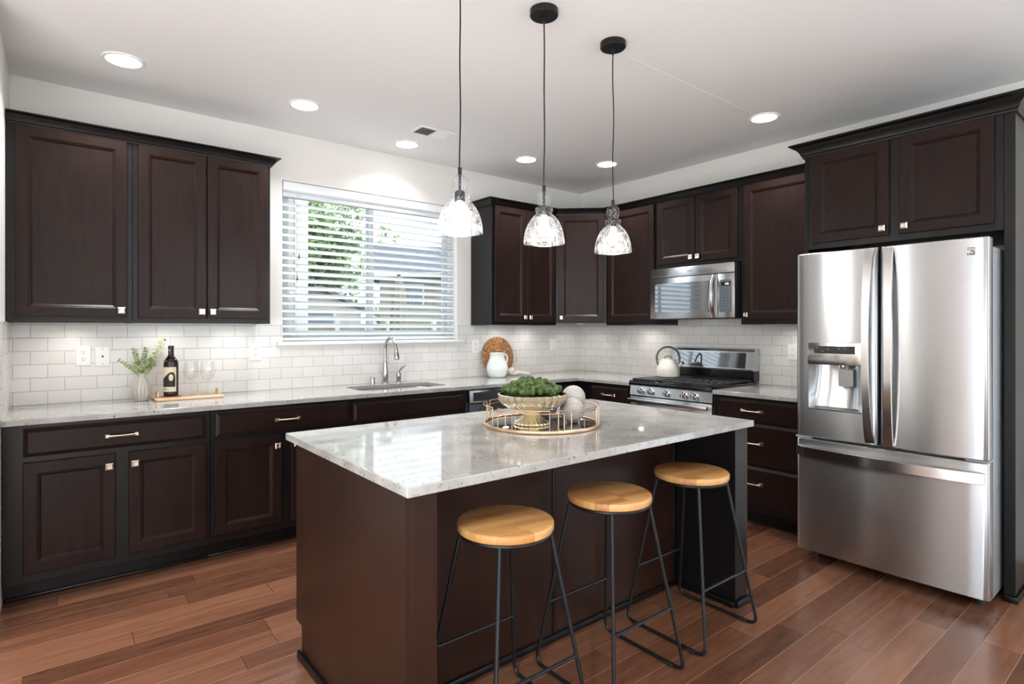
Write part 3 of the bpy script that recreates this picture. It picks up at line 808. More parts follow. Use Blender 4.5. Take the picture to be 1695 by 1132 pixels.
# dishwasher
loc, rz = wall_loc('B', -1.893, 0)
t = thing('dishwasher', 'dark grey dishwasher under the counter right of the sink', 'dishwasher', loc, rz)
MB().box(0.003, 0.627, -0.60, -0.02, 0.01, 0.878).build('tub', 'fridge_side', t)
dw = mat('dark_steel_panel', (0.07, 0.075, 0.082, 1), 0.3, 0.6)
d = MB().box(0.012, 0.618, -0.645, -0.601, 0.11, 0.765, 0.006, 2).build('door', dw, t)
b = MB().box(0.006, 0.624, -0.655, -0.601, 0.772, 0.874, 0.006, 2)
k = b.build('control_panel', 'steel', t)
MB().box(0.04, 0.59, -0.6575, -0.6552, 0.788, 0.856).build('display', dw, k)
MB().box(0.02, 0.61, -0.57, -0.5, 0.001, 0.105).build('toe_kick', 'black_metal', t) if False else None

# ================================================================ range
loc, rz = wall_loc('R', 1.243, 0)
t = thing('gas_range', 'stainless gas range with black cooktop, five knobs and tall backguard', 'range', loc, rz)
W0 = 0.761
MB().box(0.001, W0 - 0.001, -0.66, -0.012, 0.03, 0.905, 0.002).build('body', 'black_gloss', t)
MB().prism([(-0.69, 0.815), (-0.662, 0.812), (-0.662, 0.895), (-0.682, 0.893)], 0, 0.003, W0 - 0.003).build('control_panel', 'steel', t, smooth=False)
b = MB(); b.box(0.0, W0, -0.697, -0.10, 0.9065, 0.932, 0.004, 2); b.box(0.0, W0, -0.70, -0.664, 0.8965, 0.922, 0.004, 2)
b.build('cooktop', 'black_gloss', t)
for gx0, gx1 in ((0.262, 0.506), (0.511, 0.748)):
    b = MB(); z0, z1 = 0.9325, 0.951
    for y in (-0.665, -0.52, -0.40, -0.28, -0.13): b.box(gx0, gx1, y - 0.006, y + 0.006, z0 + 0.006, z1, 0.002)
    for k in range(5):
        x = gx0 + 0.007 + (gx1 - gx0 - 0.014) * k / 4
        b.box(x - 0.006, x + 0.006, -0.671, -0.124, z0 + 0.007, z1 + 0.001, 0.002)
    for x in (gx0 + 0.012, gx1 - 0.012):
        for y in (-0.66, -0.135): b.box(x - 0.008, x + 0.008, y - 0.008, y + 0.008, z0, z1)
    b.build('grate', 'iron', t)
for bx_, by_ in ((0.384, -0.53), (0.384, -0.27), (0.63, -0.53), (0.63, -0.27)):
    MB().lathe([(0.045, 0.9325), (0.045, 0.937), (0.03, 0.939), (0.03, 0.943), (0.0, 0.944)], 20, cx=bx_, cy=by_).build('burner', 'iron', t)
MB().box(0.012, 0.256, -0.672, -0.122, 0.9325, 0.949, 0.005, 2).build('griddle', 'iron', t, )
for kx in (0.118, 0.213, 0.365, 0.523, 0.615):
    yk = -0.6865
    b = MB(); b.lathe([(0.027, 0.004), (0.027, -0.003), (0.022, -0.006), (0.020, -0.03), (0.0175, -0.034), (0.0, -0.0345)], 24, axis='y', org=(kx, yk, 0.852))
    b.box(kx - 0.004, kx + 0.004, yk - 0.042, yk - 0.03, 0.834, 0.87, 0.002)
    b.build('knob', 'steel_bright', t)
d = MB().box(0.006, W0 - 0.006, -0.688, -0.662, 0.22, 0.805, 0.004, 2).build('oven_door', 'steel', t)
MB().box(0.10, W0 - 0.10, -0.690, -0.6882, 0.34, 0.68).build('oven_window', 'dark_glass', d)
b = MB()
for x in (0.05, W0 - 0.05): b.box(x - 0.012, x + 0.012, -0.725, -0.6885, 0.763, 0.787, 0.003)
b.box(0.015, W0 - 0.015, -0.742, -0.72, 0.760, 0.792, 0.006, 2)
b.build('door_handle', 'steel_bright', d)
MB().box(0.006, W0 - 0.006, -0.685, -0.662, 0.05, 0.21, 0.004, 2).build('storage_drawer', 'steel', t)
# backguard
b = MB(); b.box(0.004, W0 - 0.004, -0.098, -0.012, 0.9325, 1.03, 0.003)
b.build('backguard_base', 'black_gloss', t)
bg = MB().prism([(-0.012, 1.02), (-0.118, 1.018), (-0.122, 1.03), (-0.10, 1.17), (-0.088, 1.187), (-0.07, 1.195), (-0.012, 1.195)], 0, 0.0, W0)
bgo = bg.build('backguard', 'steel', t, ang=25)
def bgp(x, f, o):   # point on the sloped face
    y0, z0_, y1, z1_ = -0.122, 1.03, -0.10, 1.17
    n = Vector((0, -(z1_ - z0_), (y1 - y0))).normalized() if False else Vector((0, -0.988, 0.155))
    return (x, y0 + (y1 - y0) * f + n.y * o, z0_ + (z1_ - z0_) * f + n.z * o)
b = MB()
L = [[bgp(x, f, o) for x, f in ((0.05, 0.06), (W0 - 0.065, 0.06), (W0 - 0.065, 0.93), (0.05, 0.93))] for o in (0.0002, 0.002)]
b.loops(L).build('glass_display', 'oven_glass', bgo)

# microwave
loc, rz = wall_loc('R', 1.240, 1.432)
t = thing('microwave', 'stainless over-the-range microwave with curved handle', 'microwave', loc, rz)
MW = 0.776; MH = 0.428
MB().box(0.002, MW - 0.002, -0.385, -0.012, 0.0, MH, 0.003).build('case', 'black_gloss', t)
b = MB().box(0.0, MW, -0.412, -0.386, 0.352, MH, 0.004, 2)
vt = b.build('vent_panel', 'steel', t)
d = MB().box(0.0, 0.632, -0.412, -0.386, 0.008, 0.347, 0.004, 2).build('door', 'steel', t)
MB().loops([[(x, y, z) for x, z in rrect(0.05, 0.578, 0.055, 0.30, 0.018)] for y in (-0.4135, -0.4122)]).build('door_window', 'oven_glass', d)
pts = [(0.602, -0.412 - 0.05 * math.sin(PI * k / 12) ** 0.75, 0.015 + 0.325 * k / 12) for k in range(13)]
b = MB(); b.tube(pts, [0.017] * 13, 12, sx=0.45, up=(1, 0, 0))
b.build('handle', 'steel_bright', d)
k = MB().box(0.634, MW, -0.412, -0.386, 0.008, 0.347, 0.004, 2).build('control_panel', 'steel', t)
kp = MB().loops([[(x, y, z) for x, z in rrect(0.655, 0.752, 0.05, 0.298, 0.008)] for y in (-0.4138, -0.4122)]).build('keypad', 'panel_grey', k)
MB().box(0.667, 0.742, -0.4150, -0.4139, 0.254, 0.282).build('display', 'display_black', kp)
text_mesh('clock_digits', '1:06', 0.019, 'led', kp, (0.714, -0.4153, 0.2610), (PI / 2, 0, 0))
b = MB()
for i in range(3):
    for j in range(8):
        x = 0.677 + i * 0.026; z = 0.234 - j * 0.0215
        b.box(x - 0.006, x + 0.006, -0.4144, -0.4139, z - 0.0016, z + 0.0016); 
        if (i + j) % 2: b.box(x - 0.004, x + 0.004, -0.4144, -0.4139, z + 0.004, z + 0.0058)
b.build('keypad_print', 'key', kp)
text_mesh('logo_lettering', 'Whirlpool', 0.014, 'panel_grey', vt, (0.385, -0.4123, 0.386), (PI / 2, 0, 0))
b = MB(); b.tube([(0.385 + 0.04 * math.cos(a), -0.4124, 0.389 + 0.014 * math.sin(a)) for a in [R(200 + 14 * k) for k in range(21)]], 0.0007, 6)
b.build('logo_swoosh', 'steel_bright', vt)

# ================================================================ refrigerator (french door)
loc, rz = wall_loc('R', 2.726, 0)
t = thing('refrigerator', 'stainless french-door refrigerator with dispenser and bottom freezer', 'refrigerator', loc, rz)
FW = 0.897; YF = -0.975
MB().box(0.012, FW - 0.012, -0.872, -0.06, 0.035, 1.76, 0.008, 2).build('case', 'fridge_side', t)
for x in (0.06, FW - 0.06):
    for y in (-0.84, -0.12): MB().lathe([(0.02, 0.0005), (0.02, 0.034)], 14, cx=x, cy=y).build('foot', 'black_rubber', t)
MB().box(0.03, FW - 0.03, -0.86, -0.84, 0.012, 0.05).build('kick_grille', 'black_rubber', t) if False else None
def fridge_front(x0, x1, z0, z1, hole=None, bow=0.012, r=0.022, depth=0.09):
    """bowed door front facing -y, rounded vertical edges; hole=(hx0,hx1,hz0,hz1)"""
    xs = [x0 + r * (1 - math.cos(R(a))) for a in (0, 22, 45, 67, 90)]
    inner = [x0 + r + (x1 - x0 - 2 * r) * k / 14 for k in range(1, 14)]
    xs += inner + [x1 - r * (1 - math.cos(R(a))) for a in (90, 67, 45, 22, 0)]
    if hole: xs = sorted(set(xs + [hole[0], hole[1]]))
    zs = [z0, z0 + 0.004] + ([hole[2], hole[3]] if hole else []) + [z1 - 0.004, z1]
    def yf(x):
        u = (x - x0) / (x1 - x0); y = YF - bow * 4 * u * (1 - u) + bow * 0.4
        e = min(x - x0, x1 - x)
        if e < r: y += r - math.sqrt(max(0, r * r - (r - e) ** 2))
        return y
    b = MB(); bm = b.bm
    V = {}
    for i, x in enumerate(xs):
        for j, z in enumerate(zs):
            yy = yf(x) + (0.004 if j in (0, len(zs) - 1) else 0)
            V[i, j] = bm.verts.new((x, yy, z))
    nx, nz = len(xs), len(zs)
    for i in range(nx - 1):
        for j in range(nz - 1):
            if hole and hole[0] - 1e-6 <= xs[i] and xs[i + 1] <= hole[1] + 1e-6 and hole[2] - 1e-6 <= zs[j] and zs[j + 1] <= hole[3] + 1e-6: continue
            bm.faces.new((V[i, j], V[i + 1, j], V[i + 1, j + 1], V[i, j + 1]))
    yb = YF + depth
    bot = [bm.verts.new((x, yb, zs[0])) for x in (xs[0], xs[-1])]; top = [bm.verts.new((x, yb, zs[-1])) for x in (xs[0], xs[-1])]
    bm.faces.new([V[i, 0] for i in range(nx)] + [bot[1], bot[0]])
    bm.faces.new([V[i, nz - 1] for i in range(nx)] + [top[1], top[0]])
    bm.faces.new([V[0, j] for j in range(nz)] + [top[0], bot[0]])
    bm.faces.new([V[nx - 1, j] for j in range(nz)] + [top[1], bot[1]])
    bm.faces.new((bot[0], bot[1], top[1], top[0]))
    if hole:
        i0, i1 = xs.index(hole[0]), xs.index(hole[1]); j0, j1 = zs.index(hole[2]), zs.index(hole[3])
        loop = [(i, j0) for i in range(i0, i1 + 1)] + [(i, j) for i in (i1,) for j in range(j0 + 1, j1 + 1)] + [(i, j1) for i in range(i1 - 1, i0 - 1, -1)] + [(i0, j) for j in range(j1 - 1, j0, -1)]
        ins = {q: bm.verts.new((V[q].co.x, YF + 0.03, V[q].co.z)) for q in loop}
        for q, q2 in zip(loop, loop[1:] + loop[:1]): bm.faces.new((V[q], V[q2], ins[q2], ins[q]))
    return b, yf
ZS, ZTOP = 0.730, 1.792
HX0, HX1, HZ0, HZ1 = 0.078, 0.366, 0.897, 1.278
bl, yfl = fridge_front(0.002, 0.432, ZS, ZTOP, (HX0, HX1, HZ0, HZ1))
dl = bl.build('door', 'steel', t, ang=40); dl['label'] = 'left refrigerator door with water dispenser'
br, yfr = fridge_front(0.442, FW - 0.002, ZS, ZTOP)
dr = br.build('door', 'steel', t, ang=40)
bf, yff = fridge_front(0.002, FW - 0.002, 0.066, 0.716)
df = bf.build('freezer_drawer', 'steel', t, ang=40)
b = MB(); b.box(0.02, FW - 0.02, YF + 0.0902, -0.8722, 0.09, 1.77)
b.build('gasket', 'gasket', t)
for x0, x1 in ((0.0, 0.09), (FW - 0.09, FW)): MB().box(x0, x1, YF + 0.01, YF + 0.08, 0.7185, 0.7275).build('hinge', 'gasket', t)
# dispenser in the left door
b = MB(); y0 = YF - 0.008
b.box(HX0 - 0.002, HX1 + 0.002, YF - 0.011, YF + 0.028, 1.152, HZ1 + 0.002, 0.004, 2)
dc = b.build('dispenser_panel', 'steel_bright', dl)
MB().box(0.113, 0.327, YF - 0.0125, YF - 0.0112, 1.215, 1.257).build('display', 'display_black', dc)
for i, (x, z) in enumerate(((0.127, 1.247), (0.16, 1.228), (0.19, 1.24), (0.245, 1.243), (0.277, 1.243))): MB().box(x - 0.003, x + 0.003, YF - 0.0130, YF - 0.0126, z - 0.002, z + 0.002).build('indicator', 'key', dc)
b = MB()
n = 14; L0 = []
for zz, depth_ in ((HZ0 + 0.0005, 0.012), (HZ0 + 0.012, 0.05), (0.99, 0.078), (1.10, 0.085), (1.151, 0.085)):
    row = []
    for k in range(n + 1):
        u = k / n; x = HX0 + 0.0012 + (HX1 - HX0 - 0.0024) * u
        row.append((x, YF - 0.004 + depth_ * (1 - abs(2 * u - 1) ** 4), zz))
    L0.append(row)
VV = [[b.bm.verts.new(p) for p in r_] for r_ in L0]
for A, B_ in zip(VV, VV[1:]):
    for k in range(n): b.bm.faces.new((A[k], A[k + 1], B_[k + 1], B_[k]))
b.bm.faces.new(VV[-1]); 
b.build('dispenser_recess', 'steel', dl, ang=50)
b = MB(); b.box(HX0 + 0.004, HX1 - 0.004, YF - 0.010, YF + 0.004, HZ0 - 0.006, HZ0 + 0.004, 0.003)
b.build('drip_ledge', 'steel_bright', dl)
b = MB(); b.lathe([(0.018, 1.152), (0.018, 1.138), (0.013, 1.13), (0.0, 1.13)], 16, cx=0.25, cy=YF + 0.03)
b.build('spout', 'steel_bright', dl)
MB().loops([[(x, y, z) for x, z in rrect(0.222, 0.298, 1.03, 1.125, 0.008)] for y in (YF + 0.045, YF + 0.052)]).build('paddle', mat('paddle_grey', (0.42, 0.42, 0.41, 1), 0.25, 0.6), dl)
# handles
def bow_handle(par, xc, lean):
    n = 20; L = []
    for k in range(n + 1):
        f = k / n; z = 0.742 + (1.782 - 0.742) * f
        s_ = math.sin(PI * f) ** 0.6
        yy = YF - 0.012 - 0.045 * s_
        wd = 0.026 - 0.007 * s_
        xx = xc + lean * (0.010 * s_)
        L.append([(xx - wd, yy, z), (xx - wd + 0.003, yy - 0.006, z), (xx + wd - 0.003, yy - 0.006, z), (xx + wd, yy, z), (xx + wd - 0.004, yy + 0.013, z), (xx - wd + 0.004, yy + 0.013, z)])
    b = MB().loops(L)
    return b.build('handle', 'steel_bright', par, ang=50)
bow_handle(dl, 0.402, -1)
bow_handle(dr, 0.487, 1)
n = 24; L = []
for k in range(n + 1):
    f = k / n; x = 0.012 + (FW - 0.024) * f; s_ = math.sin(PI * f) ** 0.6
    yy = YF - 0.008 - 0.045 * s_
    z = 0.645
    L.append([(x, yy, z - 0.028), (x, yy - 0.006, z - 0.025), (x, yy - 0.006, z + 0.025), (x, yy, z + 0.028), (x, yy + 0.013, z + 0.024), (x, yy + 0.013, z - 0.024)])
MB().loops(L).build('handle', 'steel_bright', df, ang=50)
# badge
bx0 = 0.813; yb_ = yfr(0.835) - 0.0012
bd = MB().box(bx0, bx0 + 0.037, yb_, yb_ + 0.003, 1.706, 1.746).build('badge', 'steel_bright', dr)
b = MB()
b.box(bx0 + 0.004, bx0 + 0.033, yb_ - 0.0006, yb_ - 0.0001, 1.741, 1.744); b.box(bx0 + 0.004, bx0 + 0.033, yb_ - 0.0006, yb_ - 0.0001, 1.708, 1.718)
b.prism([(bx0 + 0.004, 1.735), (bx0 + 0.020, 1.7335), (bx0 + 0.033, 1.729), (bx0 + 0.033, 1.726), (bx0 + 0.018, 1.731), (bx0 + 0.004, 1.7325)], 1, yb_ - 0.0006, yb_ - 0.0001)
b.prism([(bx0 + 0.018, 1.7285), (bx0 + 0.033, 1.723), (bx0 + 0.033, 1.719), (bx0 + 0.014, 1.7265)], 1, yb_ - 0.0006, yb_ - 0.0001)
b.prism([(bx0 + 0.02, 1.737), (bx0 + 0.033, 1.7385), (bx0 + 0.033, 1.7355), (bx0 + 0.02, 1.7355)], 1, yb_ - 0.0006, yb_ - 0.0001)
b.build('emblem', 'display_black', bd)
text_mesh('badge_lettering', 'ELITE', 0.0105, 'white', bd, (bx0 + 0.0185, yb_ - 0.0009, 1.7093), (PI / 2, 0, 0))

# ================================================================ island
IX0, IX1, IY0, IY1 = -3.637, -1.767, -2.897, -1.828
slab([(IX0, IY0), (IX1, IY0), (IX1, IY1), (IX0, IY1)], None, 0.884, ZT, 'island_countertop', 'speckled quartz countertop on the kitchen island')
t = thing('kitchen_island', 'dark wood kitchen island with seating overhang in the middle of the room', 'island', ((IX0 + IX1) / 2, (IY0 + IY1) / 2, 0))
ox, oy = t.location.x, t.location.y
X = lambda v: v - ox
Y = lambda v: v - oy
BY = -2.475
MB().box(X(-3.585), X(-1.735), Y(BY + 0.001), Y(-1.945), 0.001, 0.882).build('carcass', 'cab_dark', t)
b = MB(); b.box(X(-3.585), X(-1.735), Y(-1.944), Y(-1.88), 0.135, 0.882)
b.build('cabinet_front', 'cab_dark', t)
for x0, x1 in ((-3.57, -2.96), (-2.95, -2.36), (-2.35, -1.75)):
    dd = door_mesh(0, x1 - x0, 0.15, 0.86, 0, 0.0195).build('door', 'cab', t, ang=20, loc=(X(x1), Y(-1.858), 0), rot=(0, 0, PI))
    knob(dd, 0.03, 0.79, 0)
for x0, x1 in ((-3.607, -3.586), (-1.734, -1.713)):
    o = MB().prism([(Y(-1.876), 0.135), (Y(-1.876), 0.8825), (Y(-2.832), 0.8825), (Y(-2.832), 0.001), (Y(-1.943), 0.001), (Y(-1.943), 0.128), (Y(-1.936), 0.135)], 0, X(x0), X(x1)).build('end_panel', 'cab_island', t, smooth=False)
    x2, x3 = (x1 + 0.0003, x1 + 0.085) if x0 < -3 else (x0 - 0.09, x0 - 0.0003)
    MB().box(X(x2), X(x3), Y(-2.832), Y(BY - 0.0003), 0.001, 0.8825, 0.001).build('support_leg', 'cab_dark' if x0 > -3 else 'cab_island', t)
MB().box(X(-3.498), X(-1.828), Y(BY - 0.012), Y(BY), 0.001, 0.882).build('back_panel', 'cab_island', t)
for xb in (-3.44, -2.702, -1.834):
    MB().box(X(xb - 0.009), X(xb + 0.005), Y(BY - 0.018), Y(BY - 0.0122), 0.02, 0.882, 0.002).build('batten', 'cab_dark', t)
b = MB()
q = 0.016
b.box(X(-3.607 - q), X(-3.6075), Y(-2.832 - q), Y(-1.925), 0, 0.034, 0.006, 2)
b.box(X(-3.6073), X(-3.50), Y(-2.832 - q), Y(-2.8325), 0, 0.034, 0.006, 2)
b.box(X(-3.499), X(-1.826), Y(BY - 0.012 - q), Y(BY - 0.0125), 0, 0.030, 0.006, 2)
b.box(X(-1.826), X(-1.713 + q), Y(-2.832 - q), Y(-2.8325), 0, 0.034, 0.006, 2)
b.box(X(-1.824 - q), X(-1.8245), Y(-2.832), Y(BY - 0.03), 0, 0.030, 0.006, 2)
b.box(X(-1.7125), X(-1.713 + q), Y(-2.832), Y(-1.96), 0, 0.034, 0.006, 2)
b.build('shoe_molding', 'cab_dark', t)

# ================================================================ stools
SZ, SR, SF = 0.705, 0.166, 0.207
def make_stool(label):
    t = thing('bar_stool', label, 'stool', group='backless bar stools along the island')
    pr = [(0, SZ - 0.030), (SR - 0.006, SZ - 0.030), (SR - 0.002, SZ - 0.028), (SR, SZ - 0.024), (SR, SZ - 0.007), (SR - 0.0015, SZ - 0.003), (SR - 0.006, SZ), (0, SZ)]
    MB().lathe(pr, 56).build('seat', 'seat', t, ang=50)
    zr = SZ - 0.0375
    MB().tube([((SR - 0.012) * math.cos(a), (SR - 0.012) * math.sin(a), zr) for a in [2 * PI * k / 40 for k in range(40)]], 0.0068, 8, closed=True).build('seat_ring', 'stool_metal', t)
    tp = (SR - 0.012) * math.sqrt(0.5)
    for sx in (-1, 1):
        pts = []
        # one bent rod: ring -> floor -> along floor -> ring
        top0, f0 = Vector((sx * tp, -tp, zr)), Vector((sx * SF, -SF, 0.0085))
        top1, f1 = Vector((sx * tp, tp, zr)), Vector((sx * SF, SF, 0.0085))
        dirr = (f0 - top0).normalized()
        a0 = f0 - dirr * 0.045; a1 = f1 - (f1 - top1).normalized() * 0.045
        fl = Vector((0, 0.045, 0))
        pts = [top0, top0.lerp(a0, 0.5), a0]
        for k in range(1, 6):
            u = k / 6; pts.append((1 - u) ** 2 * a0 + 2 * u * (1 - u) * f0 + u * u * (f0 + fl))
        pts += [f0 + fl, f0.lerp(f1, 0.5), f1 - fl]
        for k in range(1, 6):
            u = k / 6; pts.append((1 - u) ** 2 * (f1 - fl) + 2 * u * (1 - u) * f1 + u * u * a1)
        pts += [a1, top1.lerp(a1, 0.5), top1]
        MB().tube(pts, 0.0072, 10).build('sled_leg', 'stool_metal', t)
        for sy in (-1, 1):
            MB().box(sx * SF - 0.010, sx * SF + 0.010, sy * (SF - 0.085), sy * (SF - 0.05), 0.0003, 0.014, 0.003).build('glide', 'black_rubber', t) if sy > 0 else \
                MB().box(sx * SF - 0.010, sx * SF + 0.010, -(SF - 0.05), -(SF - 0.085), 0.0003, 0.014, 0.003).build('glide', 'black_rubber', t)
    zc = 0.255; f = (zr - zc) / zr
    e = tp + (SF - tp) * f
    for sy in (-1, 1):
        MB().tube([(-e, sy * e, zc), (0, sy * e, zc), (e, sy * e, zc)], 0.0062, 8).build('crossbar', 'stool_metal', t)
    return t
s1 = make_stool('round wooden-seat stool at the near left end of the island overhang')
s1.location = (-3.198, -2.778, 0)
copy_thing(s1, (-2.674, -2.780, 0), label='round wooden-seat stool standing between the two other stools')
copy_thing(s1, (-2.113, -2.780, 0), label='round wooden-seat stool farthest along, beside the right leg of the island')

# ================================================================ pendants
def make_pendant(label):
    t = thing('pendant_lamp', label, 'pendant lamp', group='seeded glass pendants over the island')
    # origin at the ceiling; everything hangs down
    z = lambda v: v - HC
    MB().lathe([(0.0, -0.0004), (0.064, -0.0004), (0.064, -0.026), (0.060, -0.030), (0.0, -0.030)], 40).build('canopy', 'black_metal', t)
    b = MB(); b.lathe([(0.009, -0.0305), (0.009, -0.045), (0.006, -0.06), (0.0, -0.06)], 14)
    b.build('cord_grip', 'black_metal', t)
    pts = []
    for k in range(25):
        f = k / 24; pts.append((0.0022 * math.sin(f * 11), 0.0018 * math.sin(f * 8 + 1) - 0.0015, -0.05 + (z(1.985) + 0.05) * f))
    MB().tube(pts, 0.0032, 8).build('cord', 'black_rubber', t)
    b = MB(); b.lathe([(0.0, z(2.005)), (0.008, z(2.005)), (0.008, z(1.978)), (0.0055, z(1.974)), (0.0055, z(1.915)), (0.013, z(1.912)), (0.021, z(1.905)), (0.021, z(1.868)), (0.0, z(1.868))], 18)
    b.build('socket', 'black_metal', t)
    prof = [(0.009, 1.977), (0.020, 1.973), (0.029, 1.963), (0.034, 1.948), (0.033, 1.932), (0.028, 1.918), (0.024, 1.910), (0.028, 1.906), (0.0385, 1.902), (0.041, 1.894), (0.0385, 1.886), (0.033, 1.881),
            (0.037, 1.874), (0.050, 1.862), (0.064, 1.845), (0.076, 1.824), (0.085, 1.800), (0.090, 1.776), (0.0925, 1.755), (0.093, 1.742)]
    MB().lathe([(r_, z(q)) for r_, q in prof], 48, cap=False).build('glass_shade', 'seeded', t, ang=80)
    rim = [(0.093 * math.cos(2 * PI * k / 48), 0.093 * math.sin(2 * PI * k / 48), z(1.742)) for k in range(48)]
    MB().tube(rim, 0.0016, 6, closed=True).build('shade_rim', 'wine_glass', t)
    MB().lathe([(0.0, z(1.775)), (0.012, z(1.777)), (0.021, z(1.786)), (0.026, z(1.80)), (0.026, z(1.812)), (0.020, z(1.832)), (0.013, z(1.85)), (0.012, z(1.867))], 20).build('bulb', 'bulb', t)
    l = bpy.data.lights.new('bulb_light', 'POINT'); l.energy = PENDANT_W; l.color = (1, 0.96, 0.9); l.shadow_soft_size = 0.03
    o = bpy.data.objects.new('bulb_light', l); C.objects.link(o); o.parent = t; o.location = (0, 0, z(1.757))
    return t
p2 = make_pendant('seeded glass pendant lamp in the middle of the three')
p2.location = (-2.668, -2.385, HC)
copy_thing(p2, (-3.124, -2.385, HC), label='seeded glass pendant lamp hanging in front of the window')
copy_thing(p2, (-2.200, -2.385, HC), 1.9, label='seeded glass pendant lamp hanging closest to the range')

# ================================================================ downlights, vent
def make_downlight(label, watts):
    t = thing('recessed_light', label, 'ceiling light', group='recessed ceiling lights')
    MB().lathe([(0.098, -0.0004), (0.098, -0.004), (0.094, -0.007), (0.082, -0.006), (0.080, -0.0004)], 40, cap=False).build('trim_ring', 'white', t)
    MB().lathe([(0.0, -0.003), (0.0805, -0.003), (0.0805, -0.0006), (0, -0.0006)], 40).build('lens', 'lens', t)
    area('lamp', t, (0, 0, -0.009), 0.15, watts, spread=125)
    return t
dl0 = make_downlight('recessed ceiling light above the left corner wall cabinet', DOWNLIGHT_W)
dl0.location = (-4.110, -0.612, HC)
for loc_, lb in (((-3.140, -0.602, HC), 'recessed ceiling light above the left end of the window'),
                 ((-2.252, -0.318, HC), 'recessed ceiling light closest to the window wall, beside the vent'),
                 ((-1.264, -0.597, HC), 'recessed ceiling light above the cabinet right of the window'),
                 ((-0.622, -0.933, HC), 'recessed ceiling light near the room corner behind the pendant cord'),
                 ((-0.613, -2.350, HC), 'recessed ceiling light alone above the cabinet beside the refrigerator')):
    q_ = copy_thing(dl0, loc_, label=lb)
    if loc_[1] > -0.4:                        # the one close to the window wall is dimmer
        for ch in q_.children:
            if ch.type == 'LIGHT': ch.data = ch.data.copy(); ch.data.energy = DOWNLIGHT_W * 0.45
g0 = make_downlight('unseen fill light added to the ceiling of the open room behind the kitchen', GREAT_ROOM_FILL_W)
g0.location = (-5.6, -4.6, HC); g0['group'] = 'unseen fill lights added in the open room'  # unseen ceiling lamps added behind the camera to brighten the kitchen
for x, y in ((-7.4, -4.6), (-5.6, -6.5), (-7.4, -6.5)):
    copy_thing(g0, (x, y, HC))

tag(MB().box(-8.5, -4.7, -7.1, -3.2, 0.0005, 0.012, 0.005).build('bounce_rug', mat('pale_bounce_wool', srgb(228, 226, 222), 0.95)),  # added out of view so the fill lamps bounce neutral light
    'large pale rug added out of view in the open room to bounce light', 'rug')

t = thing('ceiling_vent', 'white rectangular air vent in the ceiling near the window', 'vent', (-2.225, -0.668, HC))
b = MB()
for x0, x1, y0, y1 in ((-0.15, 0.15, 0.068, 0.09), (-0.15, 0.15, -0.09, -0.068), (-0.15, -0.128, -0.068, 0.068), (0.128, 0.15, -0.068, 0.068), (-0.006, 0.006, -0.068, 0.068)):
    b.box(x0, x1, y0, y1, -0.006, -0.0004)
b.build('frame', 'white', t)
MB().box(-0.128, 0.128, -0.068, 0.068, -0.0015, -0.0006).build('duct', 'dark_slot', t)
for sgn in (-1, 1):
    b = MB()
    for k in range(9):
        x = sgn * (0.016 + k * 0.0125)
        dx = 0.0035 * sgn
        b.loops([[(x - dx, y, -0.0018), (x - dx + 0.0012, y, -0.0018), (x + dx + 0.0012, y, -0.0085), (x + dx, y, -0.0085)] for y in (-0.068, 0.068)])
    b.build('louvers', 'white', t, smooth=False)

# under-cabinet puck lights
def make_puck(label):
    t = thing('puck_light', label, 'cabinet light', group='puck lights under the wall cabinets')
    MB().lathe([(0.034, -0.0004), (0.034, -0.008), (0.030, -0.011), (0.027, -0.0105), (0.027, -0.0004)], 24, cap=False).build('rim', 'white', t)
    MB().lathe([(0.0, -0.009), (0.0268, -0.009), (0.0268, -0.0006), (0, -0.0006)], 24).build('lens', 'lens', t)
    area('lamp', t, (0, 0, -0.0135), 0.055, PUCK_W, col=(1, 0.97, 0.93), spread=150)
    return t
zp = ZU0 + 0.02
k0 = make_puck('small puck light under the left corner wall cabinet'); k0.location = (-4.32, -0.17, zp)
for (x, y), lb in (((-3.85, -0.17), 'small puck light under the two-door cabinet, above the wine bottle'),
                   ((-3.46, -0.17), 'small puck light under the two-door cabinet, at its window end'),
                   ((-1.15, -0.17), 'small puck light under the cabinet above the woven tray'),
                   ((-0.80, -0.17), 'small puck light beside the corner, under the cabinet right of the woven tray'),
                   ((-0.25, -0.25), 'small puck light under the diagonal corner cabinet'),
                   ((-0.17, -0.95), 'small puck light under the cabinet left of the microwave'),
                   ((-0.17, -2.34), 'small puck light under the cabinet beside the refrigerator')):
    copy_thing(k0, (x, y, zp), label=lb)

# ================================================================ window blind
t = thing('window_blind', 'white two-inch slatted blind filling the window', 'blind', ((WX0 + WX1) / 2, 0.042, WZ0))
bw = hw - 0.008
b = MB()
b.prism([(-0.037, hh - 0.004), (-0.037, hh - 0.06), (-0.041, hh - 0.064), (-0.036, hh - 0.072), (-0.030, hh - 0.078), (-0.028, hh - 0.004)], 0, -bw, bw)
b.build('valance', 'vinyl', t, ang=25)
MB().box(-bw, bw, -0.026, 0.024, hh - 0.115, hh - 0.006, 0.002).build('headrail', 'slat', t)
b = MB(); NS = 18
for k in range(NS):
    zc = 0.062 + k * 0.0562
    tl = R(38)
    n = 6; top, bot = [], []
    for i in range(n + 1):
        u = (i / n - 0.5) * 0.05; cr = 0.0025 * (1 - (2 * i / n - 1) ** 2)
        top.append((u * math.cos(tl) - cr * math.sin(tl), zc + u * math.sin(tl) + cr * math.cos(tl) + 0.0015))
        bot.append((u * math.cos(tl) - cr * math.sin(tl), zc + u * math.sin(tl) + cr * math.cos(tl) - 0.0015))
    b.prism(top + bot[::-1], 0, -bw, bw)
b.build('slats', 'slat', t, ang=40)
MB().box(-bw, bw, -0.028, 0.022, 0.006, 0.026, 0.004, 2).build('bottom_rail', 'vinyl', t)
xm = (WX0 + WX1) / 2
